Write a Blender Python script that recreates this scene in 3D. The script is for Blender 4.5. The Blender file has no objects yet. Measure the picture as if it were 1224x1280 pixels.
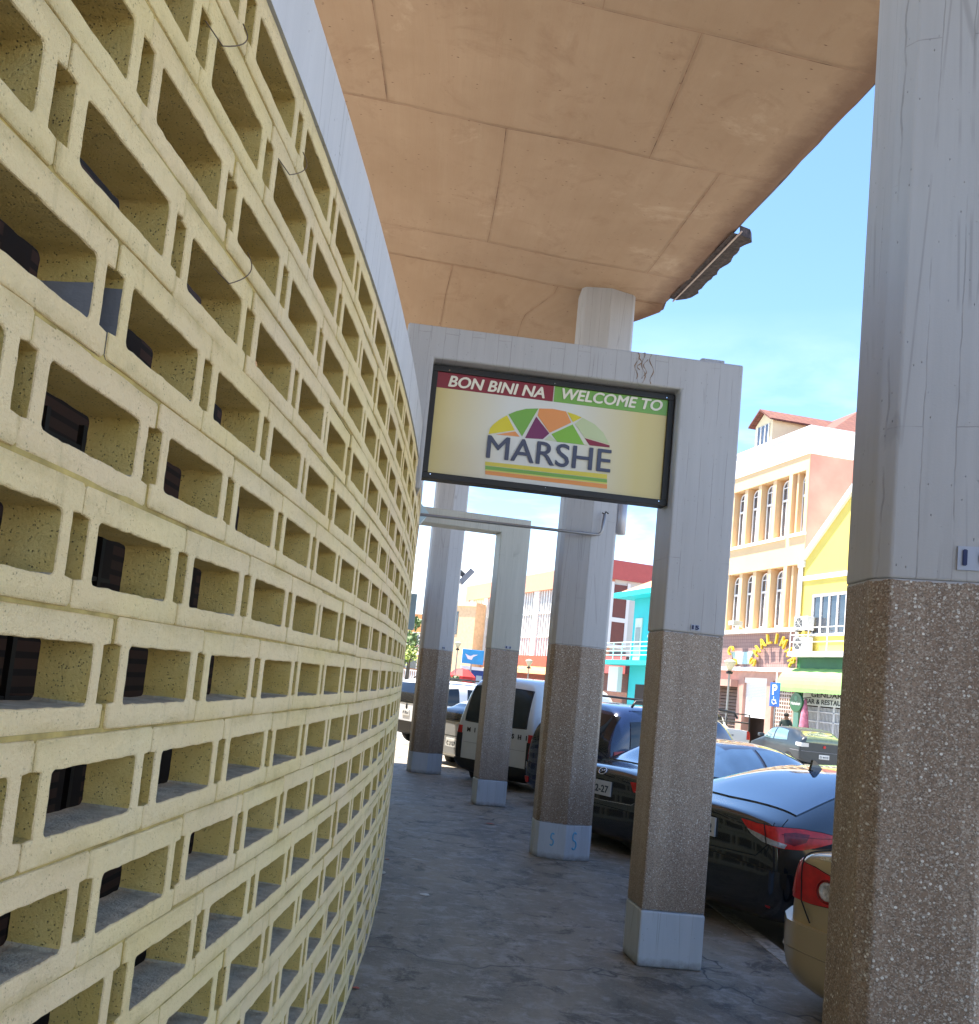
import bpy, bmesh, math, random
import numpy as np
from mathutils import Vector, Matrix, noise
from mathutils.bvhtree import BVHTree
random.seed(7); rng=np.random.default_rng(7)
R=math.radians; PI=math.pi
SC=bpy.context.scene; C=SC.collection

# ------------------------------------------------------------------ camera
EYE=1.758
FPX,PITCH,ROLL,PPX,PPY=1100.0,0.0947,0.105,504.1,734.8
fw=Vector((0,math.cos(PITCH),math.sin(PITCH))); r0=Vector((1,0,0)); u0=r0.cross(fw)
rt=math.cos(ROLL)*r0+math.sin(ROLL)*u0; up=-math.sin(ROLL)*r0+math.cos(ROLL)*u0
cd=bpy.data.cameras.new('camera'); cam=bpy.data.objects.new('camera',cd); C.objects.link(cam)
M=Matrix((rt,up,-fw)).transposed().to_4x4(); M.translation=Vector((0,0,EYE)); cam.matrix_world=M
cd.sensor_fit='VERTICAL'; cd.sensor_height=36; cd.sensor_width=36*979/1024
cd.lens=36*FPX/1280; cd.shift_x=(612-PPX)/1280; cd.shift_y=(PPY-640)/1280
cd.clip_start=.05; cd.clip_end=3000; SC.camera=cam
# ------------------------------------------------------------------ light
sun_dir=Vector((-.27,.10,.955)).normalized()
sl=bpy.data.lights.new('sun','SUN'); sl.energy=4.7; sl.angle=R(.5); sl.color=(1,.92,.80)
so=bpy.data.objects.new('sun',sl); C.objects.link(so); so.rotation_euler=sun_dir.to_track_quat('Z','Y').to_euler()
W=bpy.data.worlds.new('World'); SC.world=W; W.use_nodes=True
nt=W.node_tree; nt.nodes.clear()
sky=nt.nodes.new('ShaderNodeTexSky'); sky.sky_type='NISHITA'; sky.sun_disc=False
sky.sun_elevation=math.asin(sun_dir.z); sky.sun_rotation=math.atan2(sun_dir.x,sun_dir.y)
sky.air_density=1.0; sky.dust_density=.25; sky.ozone_density=2.5
tc=nt.nodes.new('ShaderNodeTexCoord'); mp=nt.nodes.new('ShaderNodeMapping'); mp.inputs['Scale'].default_value=(1,1,3.2)
nz=nt.nodes.new('ShaderNodeTexNoise'); nz.inputs['Scale'].default_value=3.6; nz.inputs['Detail'].default_value=7; nz.inputs['Roughness'].default_value=.55
nz.inputs['Distortion'].default_value=.3
cr=nt.nodes.new('ShaderNodeValToRGB'); cr.color_ramp.elements[0].position=.44; cr.color_ramp.elements[1].position=.68
sp=nt.nodes.new('ShaderNodeSeparateXYZ'); mr=nt.nodes.new('ShaderNodeMapRange')
mr.inputs['From Min'].default_value=.05; mr.inputs['From Max'].default_value=.40; mr.inputs['To Min'].default_value=.9; mr.inputs['To Max'].default_value=.0
mu=nt.nodes.new('ShaderNodeMath'); mu.operation='MULTIPLY'
mx=nt.nodes.new('ShaderNodeMix'); mx.data_type='RGBA'; mx.inputs['B'].default_value=(8.0,8.1,8.3,1)
bg=nt.nodes.new('ShaderNodeBackground'); bg.inputs['Strength'].default_value=.083; ou=nt.nodes.new('ShaderNodeOutputWorld')
L=nt.links.new
L(tc.outputs['Generated'],mp.inputs['Vector']); L(mp.outputs['Vector'],nz.inputs['Vector']); L(nz.outputs['Fac'],cr.inputs['Fac'])
tn=nt.nodes.new('ShaderNodeMix'); tn.data_type='RGBA'; tn.blend_type='MULTIPLY'; tn.inputs['Factor'].default_value=1; tn.inputs['B'].default_value=(.80,.91,1.0,1); L(sky.outputs['Color'],tn.inputs['A'])
L(tc.outputs['Generated'],sp.inputs[0]); L(sp.outputs['Z'],mr.inputs['Value']); L(cr.outputs['Color'],mu.inputs[0]); L(mr.outputs['Result'],mu.inputs[1])
L(mu.outputs[0],mx.inputs['Factor']); L(tn.outputs['Result'],mx.inputs['A']); L(mx.outputs['Result'],bg.inputs['Color']); L(bg.outputs[0],ou.inputs[0])
SC.render.engine='CYCLES'; SC.cycles.max_bounces=10; SC.cycles.diffuse_bounces=6
SC.view_settings.view_transform='Standard'; SC.view_settings.look='None'; SC.view_settings.gamma=1; SC.view_settings.exposure=2.22

# ------------------------------------------------------------------ helpers
def at(px,py,Y):
    """point seen at photo pixel (px,py) at world distance Y"""
    d=fw+rt*((px-PPX)/FPX)-up*((py-PPY)/FPX); return d*(Y/d.y)+Vector((0,0,EYE))
def atz(px,py,z):
    d=fw+rt*((px-PPX)/FPX)-up*((py-PPY)/FPX); return d*((z-EYE)/d.z)+Vector((0,0,EYE))
CX,CY,RW=-40.2852,8.2762,40.3675      # centre and radius of the round market wall
def pol(r,phi,z=0): a=R(phi); return Vector((CX+(RW+r)*math.cos(a),CY+(RW+r)*math.sin(a),z))
def pframe(r,phi,z=0):
    """frame: x outward, y along the walkway (away from camera)"""
    return Matrix.Translation(pol(r,phi,z))@Matrix.Rotation(R(phi),4,'Z')
def tag(o,label=None,cat=None,group=None,kind=None):
    if label:o['label']=label
    if cat:o['category']=cat
    if group:o['group']=group
    if kind:o['kind']=kind
    return o
def thing(name,mat,label,cat,group=None):
    o=bpy.data.objects.new(name,None); C.objects.link(o); o.matrix_world=mat if isinstance(mat,Matrix) else Matrix.Translation(Vector(mat))
    o.empty_display_size=.2
    return tag(o,label,cat,group)
class MB:
    def __init__(s,T=None): s.v=[];s.f=[];s.m=[];s.uv=None;s.T=T or Matrix.Identity(4)
    def add(s,vs,fs,m=0):
        b=len(s.v); s.v+=[s.T@Vector(v) for v in vs]; s.f+=[tuple(i+b for i in f) for f in fs]; s.m+=[m]*len(fs); return s
    def box(s,x0,x1,y0,y1,z0,z1,m=0):
        v=[(x0,y0,z0),(x1,y0,z0),(x1,y1,z0),(x0,y1,z0),(x0,y0,z1),(x1,y0,z1),(x1,y1,z1),(x0,y1,z1)]
        return s.add(v,[(3,2,1,0),(4,5,6,7),(0,1,5,4),(1,2,6,5),(2,3,7,6),(3,0,4,7)],m)
    def bbox(s,x0,x1,y0,y1,z0,z1,b=.01,m=0):
        """box with chamfered edges"""
        bm=bmesh.new(); bmesh.ops.create_cube(bm,size=1)
        for v in bm.verts: v.co=Vector(((x0+x1)/2+v.co.x*(x1-x0),(y0+y1)/2+v.co.y*(y1-y0),(z0+z1)/2+v.co.z*(z1-z0)))
        bmesh.ops.bevel(bm,geom=bm.edges[:],offset=b,segments=2,affect='EDGES',profile=.7)
        return s.bm(bm,m)
    def bm(s,bm,m=0):
        bm.verts.ensure_lookup_table(); bm.verts.index_update()
        s.add([v.co.copy() for v in bm.verts],[[v.index for v in f.verts] for f in bm.faces],m); bm.free(); return s
    def prism(s,pts,z0,z1,m=0):
        n=len(pts); v=[(x,y,z0) for x,y in pts]+[(x,y,z1) for x,y in pts]
        return s.add(v,[tuple(range(n-1,-1,-1)),tuple(range(n,2*n))]+[(i,(i+1)%n,n+(i+1)%n,n+i) for i in range(n)],m)
    def ext(s,pts,y0,y1,m=0):
        """polygon in xz (counter-clockwise seen from -y) extruded from y0 to y1"""
        n=len(pts); v=[(x,y0,z) for x,z in pts]+[(x,y1,z) for x,z in pts]
        return s.add(v,[tuple(range(n)),tuple(range(2*n-1,n-1,-1))]+[(i,n+i,n+(i+1)%n,(i+1)%n) for i in range(n)],m)
    def tube(s,pts,r,n=8,m=0,cap=True):
        pts=[Vector(p) for p in pts]; rs=r if isinstance(r,(list,tuple)) else [r]*len(pts)
        v=[];f=[];prev=None
        for i,p in enumerate(pts):
            d=(pts[min(i+1,len(pts)-1)]-pts[max(i-1,0)]).normalized()
            a=(prev-d*prev.dot(d)).normalized() if prev is not None and abs((prev-d*prev.dot(d)).length)>1e-4 else d.orthogonal().normalized()
            prev=a; b=d.cross(a)
            for k in range(n): v.append(p+rs[i]*(math.cos(2*PI*k/n)*a+math.sin(2*PI*k/n)*b))
        for i in range(len(pts)-1):
            for k in range(n): f.append((i*n+k,i*n+(k+1)%n,(i+1)*n+(k+1)%n,(i+1)*n+k))
        if cap: f+=[tuple(range(n-1,-1,-1)),tuple(range((len(pts)-1)*n,len(pts)*n))]
        return s.add(v,f,m)
    def lathe(s,prof,o=(0,0,0),n=20,m=0,axis='z'):
        v=[];f=[];o=Vector(o)
        for r,h in prof:
            for k in range(n):
                c,q=r*math.cos(2*PI*k/n),r*math.sin(2*PI*k/n)
                v.append(o+Vector((c,q,h) if axis=='z' else (h,c,q) if axis=='x' else (q,h,c)))
        for i in range(len(prof)-1):
            for k in range(n): f.append((i*n+k,i*n+(k+1)%n,(i+1)*n+(k+1)%n,(i+1)*n+k))
        f+=[tuple(range(n-1,-1,-1)),tuple(range((len(prof)-1)*n,len(prof)*n))]
        return s.add(v,f,m)
    def build(s,name,mats,parent=None,smooth=False,label=None,uv=None):
        me=bpy.data.meshes.new(name); me.from_pydata([tuple(v) for v in s.v],[],s.f)
        mats=mats if isinstance(mats,(list,tuple)) else [mats]
        for mt in mats: me.materials.append(mt)
        if any(s.m): me.polygons.foreach_set('material_index',s.m)
        if smooth: me.polygons.foreach_set('use_smooth',[True]*len(me.polygons))
        me.update()
        o=bpy.data.objects.new(name,me); C.objects.link(o)
        if parent: o.parent=parent
        if label: o['label']=label
        return o
def fixn(o):
    bm=bmesh.new(); bm.from_mesh(o.data); bmesh.ops.recalc_face_normals(bm,faces=bm.faces[:]); bm.to_mesh(o.data); bm.free(); return o
def smooth_by_angle(o,ang=35):
    me=o.data; me.polygons.foreach_set('use_smooth',[True]*len(me.polygons))
    bm=bmesh.new(); bm.from_mesh(me)
    for e in bm.edges:
        if len(e.link_faces)==2 and e.calc_face_angle(0)>R(ang): e.smooth=False
    bm.to_mesh(me); bm.free(); return o

# ------------------------------------------------------------------ materials
_m={}
class NT:
    def __init__(s,name):
        s.mat=bpy.data.materials.new(name); s.mat.use_nodes=True; s.t=s.mat.node_tree; s.b=s.t.nodes['Principled BSDF']; s.co=None
    def n(s,typ,**kw):
        x=s.t.nodes.new(typ)
        for k,v in kw.items():
            if k in ('operation','blend_type','data_type','feature','noise_dimensions','distance'): setattr(x,k,v)
        return x
    def coord(s,kind='Object',scale=(1,1,1),rot=(0,0,0)):
        tc=s.n('ShaderNodeTexCoord'); mp=s.n('ShaderNodeMapping'); mp.inputs['Scale'].default_value=scale; mp.inputs['Rotation'].default_value=rot
        s.t.links.new(tc.outputs[kind],mp.inputs['Vector']); return mp.outputs[0]
    def noise(s,co,scale,detail=4,rough=.55,dist=0):
        x=s.n('ShaderNodeTexNoise'); x.inputs['Scale'].default_value=scale; x.inputs['Detail'].default_value=detail; x.inputs['Roughness'].default_value=rough; x.inputs['Distortion'].default_value=dist
        s.t.links.new(co,x.inputs['Vector']); return x.outputs['Fac']
    def vor(s,co,scale,feature='F1',out='Distance'):
        x=s.n('ShaderNodeTexVoronoi',feature=feature); x.inputs['Scale'].default_value=scale; s.t.links.new(co,x.inputs['Vector']); return x.outputs[out]
    def ramp(s,fac,a,b,ca=(0,0,0,1),cb=(1,1,1,1)):
        x=s.n('ShaderNodeValToRGB'); e=x.color_ramp.elements; e[0].position=a;e[1].position=b;e[0].color=ca if len(ca)==4 else (*ca,1);e[1].color=cb if len(cb)==4 else (*cb,1)
        s.t.links.new(fac,x.inputs['Fac']); return x.outputs['Color']
    def mix(s,fac,a,b,mode='MIX'):
        x=s.n('ShaderNodeMix',data_type='RGBA'); x.blend_type=mode
        for k,v in (('Factor',fac),('A',a),('B',b)):
            if isinstance(v,(int,float)): x.inputs[k].default_value=v
            elif isinstance(v,tuple): x.inputs[k].default_value=(*v[:3],1)
            else: s.t.links.new(v,x.inputs[k])
        return x.outputs['Result']
    def math(s,op,a,b=0):
        x=s.n('ShaderNodeMath',operation=op)
        for i,v in enumerate((a,b)):
            if isinstance(v,(int,float)): x.inputs[i].default_value=v
            else: s.t.links.new(v,x.inputs[i])
        return x.outputs[0]
    def set(s,k,v):
        if isinstance(v,(int,float)): s.b.inputs[k].default_value=v
        elif isinstance(v,tuple): s.b.inputs[k].default_value=(*v[:3],1)
        else: s.t.links.new(v,s.b.inputs[k])
    def bump(s,h,strength=.3,dist=.01,prev=None):
        x=s.n('ShaderNodeBump'); x.inputs['Strength'].default_value=strength; x.inputs['Distance'].default_value=dist
        s.t.links.new(h,x.inputs['Height'])
        if prev is not None: s.t.links.new(prev,x.inputs['Normal'])
        s.t.links.new(x.outputs[0],s.b.inputs['Normal']); return x.outputs[0]
def plain(name,col,rough=.6,metal=0,var=.12,scale=3,bump=0,bscale=40,ior=None,coat=0):
    if name in _m: return _m[name]
    k=NT(name); co=k.coord(); f=k.ramp(k.noise(co,scale,5),.3,.7)
    d=tuple(c*(1-var) for c in col); l=tuple(min(1,c*(1+var*.6)) for c in col)
    k.set('Base Color',k.mix(f,d,l)); k.set('Roughness',rough); k.set('Metallic',metal)
    if bump: k.bump(k.noise(co,bscale,4),bump,.01)
    if ior: k.set('IOR',ior)
    if coat: k.set('Coat Weight',coat); k.set('Coat Roughness',.03)
    _m[name]=k.mat; return k.mat
def m_block():
    k=NT('cream block paint'); co=k.coord()
    f=k.ramp(k.noise(co,2.3,5),.3,.7); col=k.mix(f,(.84,.65,.285),(.93,.755,.385))
    tint=k.ramp(k.noise(co,.9,3),.42,.62); col=k.mix(tint,col,k.mix(.5,col,(.88,.66,.42)))
    rnd=k.n('ShaderNodeAttribute'); rnd.attribute_name='rnd'
    col=k.mix(rnd.outputs['Fac'],col,(.66,.60,.44),'MIX') if False else k.mix(k.math('MULTIPLY',rnd.outputs['Fac'],.35),col,(.86,.64,.42))
    pit=k.ramp(k.vor(co,150),.12,.26); pm=k.ramp(k.noise(co,38,4,.7),.52,.62)
    pitm=k.math('MAXIMUM',pit,k.math('SUBTRACT',1,pm))
    stain=k.ramp(k.noise(co,7,6,.7),.58,.78); col=k.mix(k.math('MULTIPLY',stain,.4),col,(.46,.36,.16))
    ux=k.n('ShaderNodeSeparateXYZ'); k.t.links.new(k.coord('UV'),ux.inputs[0])
    ez=k.n('ShaderNodeMapRange'); ez.inputs['From Min'].default_value=.074; ez.inputs['From Max'].default_value=.099; k.t.links.new(k.math('ADD',k.math('ABSOLUTE',ux.outputs[1]),k.math('MULTIPLY',k.math('SUBTRACT',k.noise(co,22,5,.7),.5),.035)),ez.inputs['Value'])
    ex=k.n('ShaderNodeMapRange'); ex.inputs['From Min'].default_value=.188; ex.inputs['From Max'].default_value=.201; k.t.links.new(k.math('ADD',k.math('ABSOLUTE',ux.outputs[0]),k.math('MULTIPLY',k.math('SUBTRACT',k.noise(co,26,5,.7),.5),.02)),ex.inputs['Value'])
    em=k.math('MULTIPLY',k.math('MAXIMUM',ez.outputs[0],ex.outputs[0]),k.ramp(k.noise(co,5,5,.7),.36,.62)); col=k.mix(k.math('MULTIPLY',em,.55),col,(.46,.33,.10))
    gl=k.ramp(k.noise(co,1.6,5,.65),.5,.72); col=k.mix(k.math('MULTIPLY',gl,.22),col,(.55,.50,.40))
    dr=k.ramp(k.noise(k.coord(scale=(26,26,3)),1,5,.65),.60,.74); col=k.mix(k.math('MULTIPLY',dr,.35),col,(.40,.30,.12))
    col=k.mix(pitm,k.mix(.55,col,(.22,.16,.06)),col)
    k.set('Base Color',col); k.set('Roughness',.62)
    n1=k.bump(k.noise(co,260,4,.7),.45,.004); n2=k.bump(k.noise(co,55,6,.72),.9,.012,n1); k.bump(pitm,.7,.004,n2)
    return k.mat
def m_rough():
    k=NT('rough block inside with bounce tint'); co=k.coord()
    f=k.ramp(k.noise(co,9,5),.3,.7); col=k.mix(f,(.60,.43,.12),(.70,.53,.19))  # deeper yellow stands in for light bounced between the cell walls
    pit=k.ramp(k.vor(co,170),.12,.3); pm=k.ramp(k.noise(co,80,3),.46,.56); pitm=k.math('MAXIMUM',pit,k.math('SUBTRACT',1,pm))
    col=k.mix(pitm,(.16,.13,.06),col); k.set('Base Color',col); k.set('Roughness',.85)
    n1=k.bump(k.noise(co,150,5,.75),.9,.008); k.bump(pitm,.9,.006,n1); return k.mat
def m_concrete(name,c1,c2,spk=.5,streak=1):
    k=NT(name); co=k.coord(); cs=k.coord(scale=(16,16,.8))
    f=k.ramp(k.noise(k.coord(scale=(9,9,.6)),1.2,7,.7),.25,.78); col=k.mix(f,c1,c2)
    st=k.ramp(k.noise(k.coord(scale=(34,34,1.1)),1.0,4,.6),.60,.72); col=k.mix(k.math('MULTIPLY',st,.10*streak),col,tuple(c*.55 for c in c1))
    def brick(rot,off):
        br=k.n('ShaderNodeTexBrick'); br.offset=.37; br.inputs['Scale'].default_value=1; br.inputs['Brick Width'].default_value=1.37; br.inputs['Row Height'].default_value=.093; br.inputs['Mortar Size'].default_value=.0022; br.inputs['Mortar Smooth'].default_value=.3
        dn=k.n('ShaderNodeMix',data_type='RGBA'); dn.blend_type='ADD'; dn.inputs['Factor'].default_value=.02; nn=k.n('ShaderNodeTexNoise'); nn.inputs['Scale'].default_value=5; nn.inputs['Detail'].default_value=5
        c0=k.coord(rot=rot); k.t.links.new(c0,nn.inputs['Vector']); k.t.links.new(c0,dn.inputs['A']); k.t.links.new(nn.outputs['Color'],dn.inputs['B']); k.t.links.new(dn.outputs['Result'],br.inputs['Vector']); return br.outputs['Fac']
    bf=brick((0,R(-90),R(90)) if False else (R(90),0,R(90)),0); bmk=k.ramp(k.noise(co,2.6,4,.6),.44,.56); bfm=k.math('MULTIPLY',bf,bmk); col=k.mix(k.math('MULTIPLY',bfm,.32*streak+.05),col,(.10,.09,.08))
    ce=k.n('ShaderNodeTexVoronoi',feature='DISTANCE_TO_EDGE'); ce.inputs['Scale'].default_value=1; k.t.links.new(k.coord(scale=(7,7,.35)),ce.inputs['Vector']); cm=k.ramp(k.noise(co,1.7,2),.48,.56); ck=k.math('MAXIMUM',k.ramp(ce.outputs['Distance'],.006,.016),k.math('SUBTRACT',1,cm)); col=k.mix(ck,k.mix(.25,col,(.08,.07,.06)),col)
    cb=k.coord(scale=(1,1,.45))
    pk=k.ramp(k.vor(cb,48),.06,.10); pm=k.ramp(k.noise(co,9,3),.47,.55); pt=k.math('MAXIMUM',pk,k.math('SUBTRACT',1,pm))
    col=k.mix(pt,k.mix(spk,col,(.06,.055,.05)),col)
    zc=k.n('ShaderNodeSeparateXYZ'); k.t.links.new(co,zc.inputs[0]); zn=k.math('ADD',zc.outputs[2],k.math('MULTIPLY',k.noise(co,14,4,.7),.09)); gr=k.n('ShaderNodeMapRange'); gr.inputs['From Min'].default_value=.04; gr.inputs['From Max'].default_value=.11; gr.inputs['To Min'].default_value=.75; gr.inputs['To Max'].default_value=0; k.t.links.new(zn,gr.inputs['Value']); col=k.mix(gr.outputs[0],col,(.09,.075,.055))
    k.set('Base Color',col); k.set('Roughness',.6)
    n1=k.bump(bfm,.4,-.005); n2=k.bump(pt,.8,.008,n1); k.bump(k.noise(co,120,4,.7),.2,.004,n2); return k.mat
def m_terrazzo(name='exposed pebble render',g=0.):
    k=NT(name); co=k.coord()
    big=k.ramp(k.noise(k.coord(scale=(10,10,.7)),1.,5,.6),.32,.70)
    base=k.mix(big,(.20+g,.13+g,.085+g),(.35+g,.26+g,.19+g))
    v=k.n('ShaderNodeTexVoronoi'); v.inputs['Scale'].default_value=78+g*500; v.inputs['Randomness'].default_value=1; k.t.links.new(co,v.inputs['Vector'])
    sep=k.n('ShaderNodeSeparateColor'); k.t.links.new(v.outputs['Color'],sep.inputs[0])
    sel=k.ramp(sep.outputs[0],.66-g*3,.70-g*3); edge=k.ramp(v.outputs['Distance'],.30,.40,(1,1,1,1),(0,0,0,1))
    patch=k.ramp(k.noise(co,6,4,.6),.36,.48)
    w=k.math('MULTIPLY',k.math('MULTIPLY',sel,edge),patch)
    col=k.mix(sep.outputs[1],k.mix(.28,base,(.09,.06,.045)),base); col=k.mix(w,col,k.mix(sep.outputs[2],(.42,.37,.31),(.80,.77,.71)))
    v2=k.n('ShaderNodeTexVoronoi'); v2.inputs['Scale'].default_value=240; k.t.links.new(co,v2.inputs['Vector'])
    s2=k.n('ShaderNodeSeparateColor'); k.t.links.new(v2.outputs['Color'],s2.inputs[0])
    col=k.mix(k.math('MULTIPLY',k.ramp(s2.outputs[0],.68,.74),.5),col,(.48,.44,.38)); col=k.mix(k.math('MULTIPLY',k.ramp(s2.outputs[1],.75,.8),.5),col,(.05,.04,.03))
    zc=k.n('ShaderNodeSeparateXYZ'); k.t.links.new(co,zc.inputs[0]); zn=k.math('ADD',zc.outputs[2],k.math('MULTIPLY',k.noise(co,30,4,.6),.03))
    col=k.mix(k.math('GREATER_THAN',zn,2.234),col,(.385,.385,.40)); col=k.mix(k.math('LESS_THAN',zn,.385),col,(.38,.43,.50))
    gr=k.n('ShaderNodeMapRange'); gr.inputs['From Min'].default_value=.35; gr.inputs['From Max'].default_value=1.3; gr.inputs['To Min'].default_value=.55; gr.inputs['To Max'].default_value=0; k.t.links.new(k.math('ADD',zc.outputs[2],k.math('MULTIPLY',k.noise(k.coord(scale=(8,8,1.2)),1,4),.7)),gr.inputs['Value']); col=k.mix(gr.outputs[0],col,(.10,.07,.05))
    k.set('Base Color',col); k.set('Roughness',.55)
    n1=k.bump(w,.5,.006); k.bump(k.noise(co,220,3,.7),.35,.004,n1); return k.mat
def m_soffit():
    k=NT('peach painted board-marked soffit'); co=k.coord(); uv=k.coord('UV')
    f=k.ramp(k.noise(co,1.1,6,.6),.3,.7); col=k.mix(f,(.385,.255,.155),(.465,.32,.205))
    st=k.ramp(k.noise(co,2.2,9,.74,.7),.54,.76); col=k.mix(k.math('MULTIPLY',st,.65),col,(.27,.15,.08))
    bd=k.ramp(k.noise(k.coord('UV',scale=(9,.5,1)),1,5,.65),.35,.7); col=k.mix(k.math('MULTIPLY',bd,.28),col,(.36,.21,.12))
    pl=k.ramp(k.noise(co,1.3,7,.7,.4),.60,.74); col=k.mix(k.math('MULTIPLY',pl,.45),col,(.72,.56,.40))
    u2=k.n('ShaderNodeSeparateXYZ'); k.t.links.new(k.coord('UV'),u2.inputs[0]); eg=k.ramp(k.math('ADD',u2.outputs[0],k.math('MULTIPLY',k.noise(co,5,6,.7),.5)),.0,1)
    mrr=k.n('ShaderNodeMapRange'); mrr.inputs['From Min'].default_value=2.74; mrr.inputs['From Max'].default_value=2.90; k.t.links.new(k.math('ADD',u2.outputs[0],k.math('MULTIPLY',k.noise(co,5,6,.7),.22)),mrr.inputs['Value']); col=k.mix(k.math('MULTIPLY',mrr.outputs[0],.75),col,(.16,.075,.04))
    pk=k.ramp(k.vor(k.coord('UV',scale=(1,2.2,1)),9),.05,.10); pm=k.ramp(k.noise(co,4,3),.44,.52); pt=k.math('MAXIMUM',pk,k.math('SUBTRACT',1,pm)); col=k.mix(pt,(.17,.08,.04),col)
    k.set('Base Color',col); k.set('Roughness',.75)
    n2=k.bump(k.noise(k.coord('UV',scale=(28,2,1)),1,4,.6),.25,.01); k.bump(pt,.6,.01,n2); return k.mat
def m_walk():
    k=NT('worn dark concrete walkway'); co=k.coord(); cs=k.coord(scale=(1,.55,1))
    f=k.ramp(k.noise(cs,1.3,8,.68,.5),.34,.66); col=k.mix(f,(.11,.095,.068),(.29,.255,.195))
    w=k.ramp(k.noise(k.coord(scale=(2.0,3.8,1)),2.4,9,.74,.9),.54,.68); wm=k.ramp(k.noise(co,.9,4,.6),.36,.54); wm2=k.math('MULTIPLY',w,wm)
    col=k.mix(k.math('MULTIPLY',wm2,.8),col,(.40,.38,.36))
    mo=k.ramp(k.noise(co,4.6,12,.78,.3),.50,.60); col=k.mix(k.math('MULTIPLY',mo,.6),col,(.34,.315,.28)); m2=k.ramp(k.noise(co,2.6,12,.78,.5),.53,.60); col=k.mix(k.math('MULTIPLY',m2,.75),col,(.045,.038,.032)); m3=k.ramp(k.noise(co,40,6,.75),.56,.66); col=k.mix(k.math('MULTIPLY',m3,.35),col,(.35,.33,.30))
    sp=k.ramp(k.vor(co,16),.03,.06); pm=k.ramp(k.noise(co,7,3),.55,.6); pt=k.math('MAXIMUM',sp,k.math('SUBTRACT',1,pm)); col=k.mix(pt,(.24,.23,.21),col)
    dk=k.ramp(k.noise(co,3.3,7,.75,1.0),.62,.70); col=k.mix(k.math('MULTIPLY',dk,.7),col,(.025,.023,.022))
    crk=k.n('ShaderNodeTexVoronoi',feature='DISTANCE_TO_EDGE'); crk.inputs['Scale'].default_value=.45
    dn=k.n('ShaderNodeMix',data_type='RGBA'); nn=k.n('ShaderNodeTexNoise'); nn.inputs['Scale'].default_value=3; k.t.links.new(co,nn.inputs['Vector']); k.t.links.new(co,dn.inputs['A']); k.t.links.new(nn.outputs['Color'],dn.inputs['B']); dn.inputs['Factor'].default_value=.35
    k.t.links.new(dn.outputs['Result'],crk.inputs['Vector']); ck=k.ramp(crk.outputs['Distance'],.001,.004); col=k.mix(ck,(.04,.036,.033),col)
    k.set('Base Color',col); k.set('Roughness',k.mix(f,(.50,.50,.50),(.72,.72,.72)))
    n1=k.bump(k.noise(co,9,10,.78),.6,.025); k.bump(k.noise(co,140,4,.7),.25,.004,n1); return k.mat
def m_asphalt():
    k=NT('grey asphalt'); co=k.coord(); f=k.ramp(k.noise(co,.5,6,.6),.3,.7); g=k.ramp(k.noise(co,120,3,.8),.3,.7)
    col=k.mix(f,(.17,.163,.15),(.235,.225,.205)); col=k.mix(k.math('MULTIPLY',g,.4),col,(.24,.235,.22)); k.set('Base Color',col); k.set('Roughness',.85); k.bump(k.noise(co,90,4,.8),.4,.01); return k.mat
def m_tiles(name,c1,c2,mort,bw,bh,kind='Object',rot=(R(90),0,0)):
    k=NT(name); co=k.coord(kind,rot=rot); br=k.n('ShaderNodeTexBrick'); br.offset=0; k.t.links.new(co,br.inputs['Vector'])
    br.inputs['Scale'].default_value=1; br.inputs['Brick Width'].default_value=bw; br.inputs['Row Height'].default_value=bh; br.inputs['Mortar Size'].default_value=.012
    br.inputs['Color1'].default_value=(*c1,1); br.inputs['Color2'].default_value=(*c2,1); br.inputs['Mortar'].default_value=(*mort,1)
    k.set('Base Color',br.outputs['Color']); k.set('Roughness',.8); return k.mat
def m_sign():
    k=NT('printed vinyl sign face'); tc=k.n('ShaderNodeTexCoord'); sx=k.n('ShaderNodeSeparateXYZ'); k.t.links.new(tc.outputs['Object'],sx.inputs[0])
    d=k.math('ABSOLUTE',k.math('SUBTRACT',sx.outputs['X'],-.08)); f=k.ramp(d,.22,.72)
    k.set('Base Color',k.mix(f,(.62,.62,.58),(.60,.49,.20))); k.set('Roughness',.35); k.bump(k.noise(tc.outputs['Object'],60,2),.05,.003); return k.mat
M_BLOCK=m_block(); M_ROUGH=m_rough(); M_CONC=m_concrete('bluish grey painted board-marked concrete',(.35,.35,.36),(.42,.42,.435))
M_CONCB=m_concrete('smooth painted concrete ring beam',(.50,.505,.52),(.60,.605,.62),.6,.5)
M_BASE=m_concrete('pale blue grey base paint',(.36,.41,.48),(.45,.50,.57),.5,.5)
M_CONCG=m_concrete('greenish grey painted concrete',(.40,.40,.36),(.50,.50,.45),.3,.5)
M_TERR=m_terrazzo(); M_TERRG=m_terrazzo('grey exposed pebble render',.05)
M_SOFF=m_soffit(); M_WALK=m_walk(); M_ASPH=m_asphalt()
M_MORT=plain('ochre stained mortar',(.42,.31,.10),.9,var=.5,scale=14,bump=.4)
M_DUST=plain('grey dust on block ledge',(.46,.39,.28),.95,var=.3,scale=30,bump=.6,bscale=150)
M_BLACK=plain('black metal',(.010,.009,.009),.5,var=.2)
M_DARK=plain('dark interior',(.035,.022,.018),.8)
M_WHITE=plain('white paint',(.78,.78,.77),.5,var=.05)
M_CHROME=plain('chrome',(.75,.75,.77),.12,1,var=.02)
M_GLASSD=plain('dark window glass',(.008,.010,.014),.05,var=.1,ior=1.45,coat=.25)
M_TYRE=plain('tyre rubber',(.018,.018,.019),.8,bump=.3)
M_RIM=plain('alloy rim',(.42,.43,.45),.3,.8)

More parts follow.
